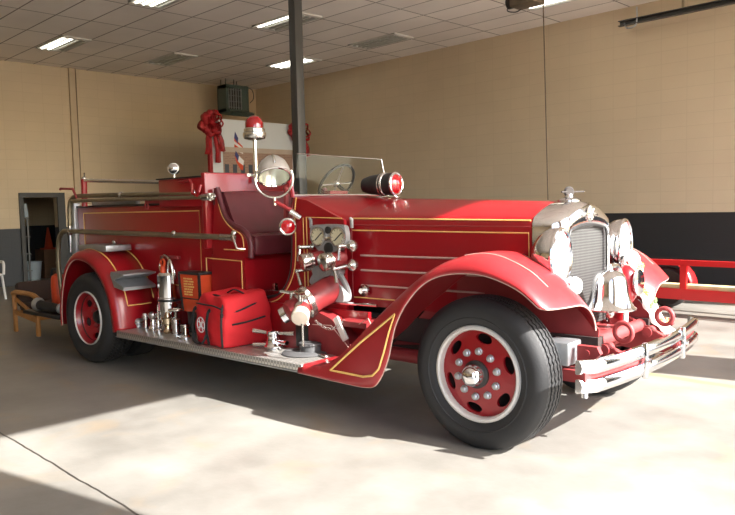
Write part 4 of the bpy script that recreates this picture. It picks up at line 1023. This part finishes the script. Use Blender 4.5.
# big red warning light on the cowl top
C2 = Vector((-1.345, 0.0, 1.675)); d = Vector((.995, .08, 0)).normalized()
wl_ = M(BLACK).lathe([(.090, -.005), (.093, -.02), (.090, -.09), (.089, -.15), (.078, -.25), (.060, -.315), (.03, -.33), (.0001, -.332)], C2, d, 36).make('warning_light', E)
m = M(CHROME); m.ring(C2, .088, .012, d, 36, 8); m.make('warning_light_rim', wl_); m = M(NICKEL); m.ring(C2 - d * .10, .090, .010, d, 36, 8); m.ring(C2 - d * .13, .086, .008, d, 36, 8); m.make('warning_light_band', wl_)
M(REDLENS).lathe([(.082, .0), (.06, .022), (.03, .034), (.0001, .038)], C2, d, 32).make('warning_light_lens', wl_)
m = M(CHROME); m.box(C2 - d * .08 + Vector((0, 0, -.105)), (.20, .07, .02), rot=(0, 0, .08), bevel=.006); m.tube([C2 - d * .08 + Vector((0, 0, -.09)), C2 - d * .08 + Vector((0, 0, -.12))], .03, 10); m.make('warning_light_foot', wl_)

# ------------------------------------------------------------------ loose things carried on the engine
def W(x, y, z):
    ca, sa = math.cos(A), math.sin(A); return (T0[0] + ca * x - sa * y, T0[1] + sa * x + ca * y, z)
RB = .386
# chrome extinguisher
ex = tag(empty('water_extinguisher', W(-3.50, -.75, RB), A), 'chrome cylindrical water extinguisher with hose loop on the running board', 'extinguisher')
M(CHROME).lathe([(.098, 0), (.105, .01), (.105, .09), (.109, .095), (.105, .10), (.105, .30), (.109, .305), (.105, .31), (.105, .515), (.085, .54), (.03, .55), (.0001, .55)], (0, 0, 0), (0, 0, 1), 36).make('tank', ex)
M(BLACK).lathe([(.1055, .27), (.108, .272), (.108, .29), (.1055, .292)], (0, 0, 0), (0, 0, 1), 36).make('strap', ex)
m = M(NICKEL); m.tube(crom([(-.08, -.01, .52), (-.13, 0, .60), (-.08, .01, .69), (.02, 0, .67), (.08, 0, .58), (.10, 0, .48)], 6), .015, 8); m.make('hose_loop', ex)
m = M(NICKEL); m.tube(crom([(.02, -.02, .55), (.07, -.03, .66), (.11, -.03, .58), (.115, -.03, .44)], 5), .013, 8); m.make('discharge_pipe', ex)
m = M(ORANGE); m.cyl((-.04, -.03, .54), (-.04, -.03, .60), .028, .022, 14); m.ring((-.04, -.03, .63), .032, .011, (0, 1, 0), 18, 6); m.make('pump_handle', ex)
# red lantern box
lb = tag(empty('red_metal_box', W(-3.09, -.675, RB), A), 'red metal box with black edges between extinguisher and bag', 'box')
M(BLACK).box2((-.13, -.08, 0), (.10, .08, .20), bevel=.01).make('dark_base', lb)
m = M(ORANGE); q0, q1 = .20, .225
m.add([(-.15, -.10, .20), (.11, -.10, .20), (.11, .10, .20), (-.15, .10, .20), (-.17, -.12, .54), (.13, -.12, .54), (.13, .12, .54), (-.17, .12, .54)], [(0, 1, 5, 4), (1, 2, 6, 5), (2, 3, 7, 6), (3, 0, 4, 7), (0, 3, 2, 1), (4, 5, 6, 7)])
m.make('case', lb)
m = M(BLACK)
for a_, b_ in (((-.15, -.10, .20), (-.17, -.12, .54)), ((.11, -.10, .20), (.13, -.12, .54)), ((.11, .10, .20), (.13, .12, .54))): m.tube([a_, b_], .014, 4)
m.tube([(-.157, -.107, .32), (.117, -.107, .32)], .006, 4); m.tube([(.117, -.107, .32), (.117, .107, .32)], .006, 4)
m.box((-.02, 0, .55), (.32, .26, .025), bevel=.008); m.make('black_frame', lb)
m = M(GOLD); rn = random.Random(3)
for r_ in range(7):
    z = .50 - r_ * .024 - (.0 if r_ > 4 else 0); x = -.10
    while x < .03:
        wd = rn.uniform(.012, .03); m.box((x, -.121 + (.54 - z) * .059, z), (wd, .003, .014)); x += wd + .008
m.make('faded_gold_label', lb)
# duffel bag
bg = tag(empty('red_duffel_bag', W(-2.49, -.80, RB), A + math.radians(-8)), 'red nylon gear bag with black straps on the running board', 'bag')
bm = bmesh.new(); bmesh.ops.create_cube(bm, size=1); bmesh.ops.subdivide_edges(bm, edges=list(bm.edges), cuts=9, use_grid_fill=True)
rn = random.Random(5)
for q in bm.verts:
    x, y, z = q.co; ex_ = lambda t: (abs(2 * t) ** 1.0)
    fx = 1 - .10 * (2 * abs(z)) ** 4 if z > 0 else 1 - .03 * (2 * abs(z)) ** 4
    fy = 1 - .22 * max(0, z + .1) ** 1.3 * 1.3
    rr = 1 - .035 * ((2 * abs(x)) ** 4 + (2 * abs(y)) ** 4)
    zz = (z + .5) * .43 - (.03 * (2 * x) ** 2 if z > 0 else 0) - .03 * math.sin(x * 9 + 1) * max(0, z) + .035 * (y + .1) * max(0, z) * 2
    q.co = Vector((x * .52 * fx * rr + .006 * math.sin(z * 17 + y * 9), y * .50 * fy * rr + .010 * math.sin(z * 14 + x * 11), max(0, zz)))
bm.verts.index_update(); vs = [tuple(q.co) for q in bm.verts]; fs = [[q.index for q in f.verts] for f in bm.faces]; bm.free()
bb = M(BAGRED).add(vs, fs).make('bag_body', bg, sharp=80); sd = bb.modifiers.new('smooth', 'SUBSURF'); sd.levels = 1; sd.render_levels = 1
m = M(WEB)
m.tube(crom([(.222, -.236, .01), (.225, -.243, .16), (.215, -.228, .30), (.18, -.185, .385), (.05, -.165, .408), (-.14, -.165, .398)], 5), .010, 6); m.make('corner_zip', bg)
for x in (-.205, .035): M(WEB).tube(crom([(x, -.255, .015), (x, -.275, .14), (x + .01, -.262, .27), (x + .03, -.25, .30)], 5), .022, 6, sy=.35).make('carry_strap', bg)
M(WEB).tube(crom([(-.205, -.262, .10), (-.16, -.285, .03), (-.03, -.285, .02), (.035, -.275, .10)], 5), .016, 6, sy=.5).make('handle_loop', bg)
m = M(WEB); m.tube(crom([(.225, -.20, .27), (.252, -.08, .30), (.245, .05, .335), (.225, .15, .36)], 5), .008, 6); m.make('side_zip', bg)
m = M(WEB); m.tube(crom([(.258, -.16, .19), (.262, -.02, .20), (.260, .15, .225)], 5), .008, 6); m.make('pocket_zip', bg)
M(BAGRED).tube(crom([(.02, -.02, .395), (.13, .0, .435), (.22, .03, .385)], 5), .035, 8, sy=.5).make('shoulder_strap', bg)
M(WEB).box((.225, -.235, .27), (.025, .02, .035), bevel=.006).make('zip_pull', bg)
M(WEB).tube(crom([(-.20, -.232, .335), (-.05, -.238, .335), (.10, -.236, .335), (.215, -.225, .315)], 5), .007, 6).make('front_piping', bg)
M(WEB).tube(crom([(.03, -.06, .425), (.12, -.05, .455), (.20, -.01, .425)], 5), .012, 6, sy=.5).make('strap_edge', bg)
# maltese cross emblem on the end pocket
m = M(WHITE); cx, cz, yq = -.085, .165, -.2585
for q in range(4):
    a = q * PI / 2; pr = lambda u, v: (cx + u * math.cos(a) - v * math.sin(a), yq, cz + u * math.sin(a) + v * math.cos(a))
    m.tube([pr(.014, .012), pr(.054, .030), pr(.058, 0), pr(.054, -.030), pr(.014, -.012)], .003, 5)
m.ring((cx, yq, cz), .018, .003, (0, 1, 0), 20, 6); m.ring((cx, yq, cz), .064, .0025, (0, 1, 0), 28, 6)
for s in (-1, 1): m.tube([(cx - .03 * s, yq, cz - .03), (cx + .03 * s, yq, cz + .03)], .003, 5)
m.make('white_cross_emblem', bg)

# chrome nozzles and couplings
def fitting(name, x, y, prof, label, mtl=CHROME, extra=None, ring_parts=None):
    o_ = tag(empty(name, W(x, y, RB), A), label, 'hose fitting', 'hose fittings along the running board')
    M(mtl).lathe(prof, (0, 0, 0), (0, 0, 1), 24).make('body', o_)
    for nm, p in (ring_parts or []): M(NICKEL).lathe(p, (0, 0, 0), (0, 0, 1), 24).make(nm, o_)
    if extra: extra(o_)
    return o_
fitting('hydrant_plug', -3.88, -.86, [(.045, 0), (.045, .03), (.05, .035), (.05, .07), (.035, .085), (.0001, .088)], 'squat grey hydrant plug nearest the rear fender', STEEL, None, [('lug_ring', [(.051, .045), (.057, .048), (.057, .058), (.051, .061)])])
fitting('hose_adapter', -3.73, -.87, [(.035, 0), (.035, .02), (.022, .025), (.018, .09), (.030, .10), (.030, .15), (.0001, .15)], 'slim chrome adapter just right of the squat grey plug', CHROME, None, [('collar', [(.031, .11), (.036, .112), (.036, .125), (.031, .127)])])
fitting('hose_nozzle', -3.58, -.885, [(.040, 0), (.040, .03), (.025, .05), (.024, .11), (.038, .12), (.045, .135), (.045, .165), (.02, .18), (.0001, .18)], 'chrome nozzle with flared top left of the extinguisher foot', CHROME, None, [('collar', [(.041, .008), (.046, .01), (.046, .025), (.041, .027)])])
def spike(o_): M(NICKEL).cyl((0, 0, .11), (0, 0, .25), .009, .004, 10).make('spike_tip', o_)
fitting('spray_tip', -3.46, -.905, [(.038, 0), (.038, .02), (.020, .035), (.028, .09), (.012, .12), (.0001, .12)], 'chrome spray tip with a thin tall spike', CHROME, spike)
def cross(o_):
    for a_ in (0, PI / 2): M(NICKEL).tube([(-.06 * math.cos(a_), -.06 * math.sin(a_), .115), (.06 * math.cos(a_), .06 * math.sin(a_), .115)], .012, 8).make('lug', o_)
fitting('gate_valve_fitting', -3.33, -.89, [(.035, 0), (.045, .02), (.030, .04), (.030, .08), (.058, .09), (.058, .14), (.030, .15), (.02, .19), (.0001, .20)], 'stout brass toned fitting with side lugs', mat('brassy_nickel', (.60, .48, .33), .2, 1), cross)
def wheelh(o_):
    m_ = M(NICKEL); m_.ring((0, 0, .225), .055, .010, (0, 0, 1), 24, 8); m_.tube([(-.05, 0, .225), (.05, 0, .225)], .008, 6); m_.tube([(0, 0, .15), (0, 0, .225)], .01, 8); m_.make('handwheel', o_)
fitting('hydrant_valve', -3.20, -.89, [(.05, 0), (.05, .015), (.035, .02), (.035, .10), (.042, .105), (.042, .14), (.02, .155), (.0001, .16)], 'chrome hydrant valve with a round handwheel', CHROME, wheelh)
fitting('coupling_flange', -3.00, -.93, [(.075, 0), (.075, .012), (.05, .018), (.035, .03), (.030, .09), (.038, .095), (.038, .12), (.0001, .12)], 'wide footed chrome coupling next to the red bag', CHROME, None, [('collar', [(.039, .10), (.044, .102), (.044, .113), (.039, .115)])])
# double ended wrench fitting
wf = tag(empty('chrome_spanner_fitting', W(-1.99, -.80, RB), A), 'chrome four armed hose fitting lying right of the bag', 'hose fitting')
M(CHROME).lathe([(.075, 0), (.08, .02), (.06, .04), (.05, .10), (.055, .11), (.055, .14), (.03, .15), (.0001, .15)], (0, 0, 0), (0, 0, 1), 28).make('body', wf)
for p0, p1 in (((0, 0, .12), (-.17, -.06, .135)), ((0, 0, .12), (.17, .07, .125)), ((0, 0, .03), (-.15, -.08, .025)), ((0, 0, .06), (.17, -.01, .06))):
    M(CHROME).tube([p0, tuple(.5 * (a_ + b_) for a_, b_ in zip(p0, p1)), p1], .015, 10, rads=[.012, .016, .020]).make('arm', wf)
# grey suction strainer plate
gc = tag(empty('grey_suction_cap', W(-1.64, -.79, RB), A), 'grey round suction cap lying flat beside the front fender', 'cap')
DG = mat('dark_grey_iron', (.09, .09, .092), .55, .2, var=.2)
M(DG).lathe([(.17, 0), (.18, .006), (.17, .014), (.09, .020), (.0001, .020)], (0, 0, 0), (0, 0, 1), 40).make('plate', gc)
M(DG).lathe([(.085, .018), (.085, .06), (.092, .066), (.085, .082), (.06, .085), (.0001, .085)], (.03, .03, 0), (0, 0, 1), 32).make('raised_hub', gc)
M(NICKEL).box((.20, -.02, .012), (.16, .03, .015), rot=(0, 0, -.3), bevel=.005).make('handle', gc)

# tail end: extinguisher and short hose on the tailboard
TB = .381
fx = tag(empty('red_extinguisher', W(-5.84, -.69, TB), A), 'red fire extinguisher standing on the engine tailboard', 'extinguisher')
M(ORANGE).lathe([(.075, 0), (.082, .01), (.082, .36), (.07, .40), (.03, .425), (.0001, .425)], (0, 0, 0), (0, 0, 1), 28).make('tank', fx)
m = M(NICKEL); m.cyl((0, 0, .42), (0, 0, .49), .022, seg=12); m.tube([(0, 0, .49), (-.02, 0, .56)], .012, 8); m.tube([(0, 0, .47), (.08, 0, .50)], .010, 8); m.make('valve', fx)
M(BLACK).tube(crom([(-.02, 0, .47), (-.10, -.02, .46), (-.13, -.02, .30), (-.125, -.02, .08)], 5), .013, 8).make('hose', fx)
hs = tag(empty('suction_hose_stub', W(-5.74, -.845, TB), A), 'short black hose stub with pale metal ends on the tailboard', 'hose')
M(RUBBER).cyl((-.24, -.02, .07), (.26, .0, .055), .055, .05, 20).make('hose_body', hs)
M(STEEL).lathe([(.05, 0), (.075, .0), (.078, .03), (.062, .05), (.0560, .07)], (-.28, -.022, .076), (1, .04, -.03), 24).make('pale_coupling', hs)
M(STEEL).lathe([(.051, 0), (.062, .01), (.062, .04), (.05, .05), (.03, .05), (.0001, .05)], (.25, 0, .062), (1, .04, -.03), 24).make('end_coupling', hs)
# ribbon garland on the far headlight
ga = tag(empty('ribbon_garland', W(.42, .42, .80), A), 'white ribbon garland with red and yellow flowers hanging from far headlight', 'garland')
rn = random.Random(11)
path = crom([(-.03, .06, .30), (.03, -.02, .22), (.04, -.05, .12), (.10, .0, .02), (.13, .04, -.08), (.17, .06, -.16), (.24, .08, -.22)], 5)
for off, wd in ((0, .035), (.045, .028), (-.04, .026)):
    rows = [[(p_[0] + off * .4 + .01 * math.sin(i * 1.1 + off * 50), p_[1] + off - wd, p_[2] + .006 * math.sin(i)), (p_[0] + .02 + off * .4, p_[1] + off, p_[2]), (p_[0] + off * .4, p_[1] + off + wd, p_[2] + .008 * math.cos(i * 1.7))] for i, p_ in enumerate(path)]
    M(GARL).grid(rows).make('ribbon', ga, solid=.003)
m = M(GARL)
for q in range(5):
    a = q * 1.25; m.ring((.0, .0 + .05 * math.cos(a), .25 + .05 * math.sin(a)), .045, .014, (math.cos(a), math.sin(a), .5), 16, 6)
m.make('bow_loops', ga)
m = M(RED)
for q in range(3): m.tube(crom([(.02, -.05 + q * .03, .20), (.06, .0 + q * .02, .10), (.09, .05 + q * .015, .02)], 4), .016, 6, sy=.4)
m.make('red_ribbon', ga)
for q in range(9):
    i = int(rn.uniform(2, len(path) - 6)); c_ = path[i]; sdx = rn.uniform(-.08, .07)
    mm = M([YELLOWP, LEAF, YELLOWP][q % 3])
    for w_ in range(5):
        a = w_ * 1.257; mm.ball((c_[0] + .04, c_[1] + sdx + .013 * math.cos(a), c_[2] + .013 * math.sin(a)), .011, (.6, 1, 1), 8, 5)
    mm.make('flower' if q % 3 != 1 else 'leaf_sprig', ga)

# ------------------------------------------------------------------ light, sky, camera
sd = Vector((-1, -.227, 0)).normalized(); el = math.radians(36.1)
direction = Vector((sd.x * math.cos(el), sd.y * math.cos(el), -math.sin(el)))
L = bpy.data.lights.new('sun', 'SUN'); L.energy = 14.0; L.angle = math.radians(.55); L.color = (1, .975, .93)
lo = bpy.data.objects.new('sun', L); COL.objects.link(lo); lo.rotation_euler = direction.to_track_quat('-Z', 'Y').to_euler(); lo.location = (6, 3, 8)
wd = bpy.data.worlds.new('sky'); scene.world = wd; wd.use_nodes = True; t = wd.node_tree; bgd = t.nodes['Background']
sk = node(t, 'ShaderNodeTexSky'); sk.sky_type = 'NISHITA'; sk.sun_disc = False; sk.sun_elevation = el; sk.sun_rotation = math.atan2(-direction.x, -direction.y); sk.dust_density = 2
link(t, sk.outputs['Color'], bgd.inputs['Color']); bgd.inputs['Strength'].default_value = .55

yaw, pit, rol = (math.radians(a) for a in (44.9, -4.1, -1.33)); F = 715.0
fwd = Vector((-math.cos(yaw) * math.cos(pit), math.sin(yaw) * math.cos(pit), math.sin(pit))); r = fwd.cross(Vector((0, 0, 1))).normalized(); u = r.cross(fwd)
r2 = r * math.cos(rol) + u * math.sin(rol); u2 = -r * math.sin(rol) + u * math.cos(rol)
cd = bpy.data.cameras.new('camera'); cd.sensor_width = 36; cd.lens = F / 735 * 36; cd.clip_start = .05; cd.clip_end = 200
co = bpy.data.objects.new('camera', cd); COL.objects.link(co)
co.matrix_world = Matrix(((r2.x, u2.x, -fwd.x, 0), (r2.y, u2.y, -fwd.y, 0), (r2.z, u2.z, -fwd.z, 1.5), (0, 0, 0, 1)))
scene.camera = co
scene.cycles.diffuse_bounces = 6; scene.cycles.max_bounces = 12
vs_ = scene.view_settings; vs_.view_transform = 'Standard'; vs_.look = 'None'; vs_.gamma = 1; vs_.use_curve_mapping = False; vs_.exposure = .66
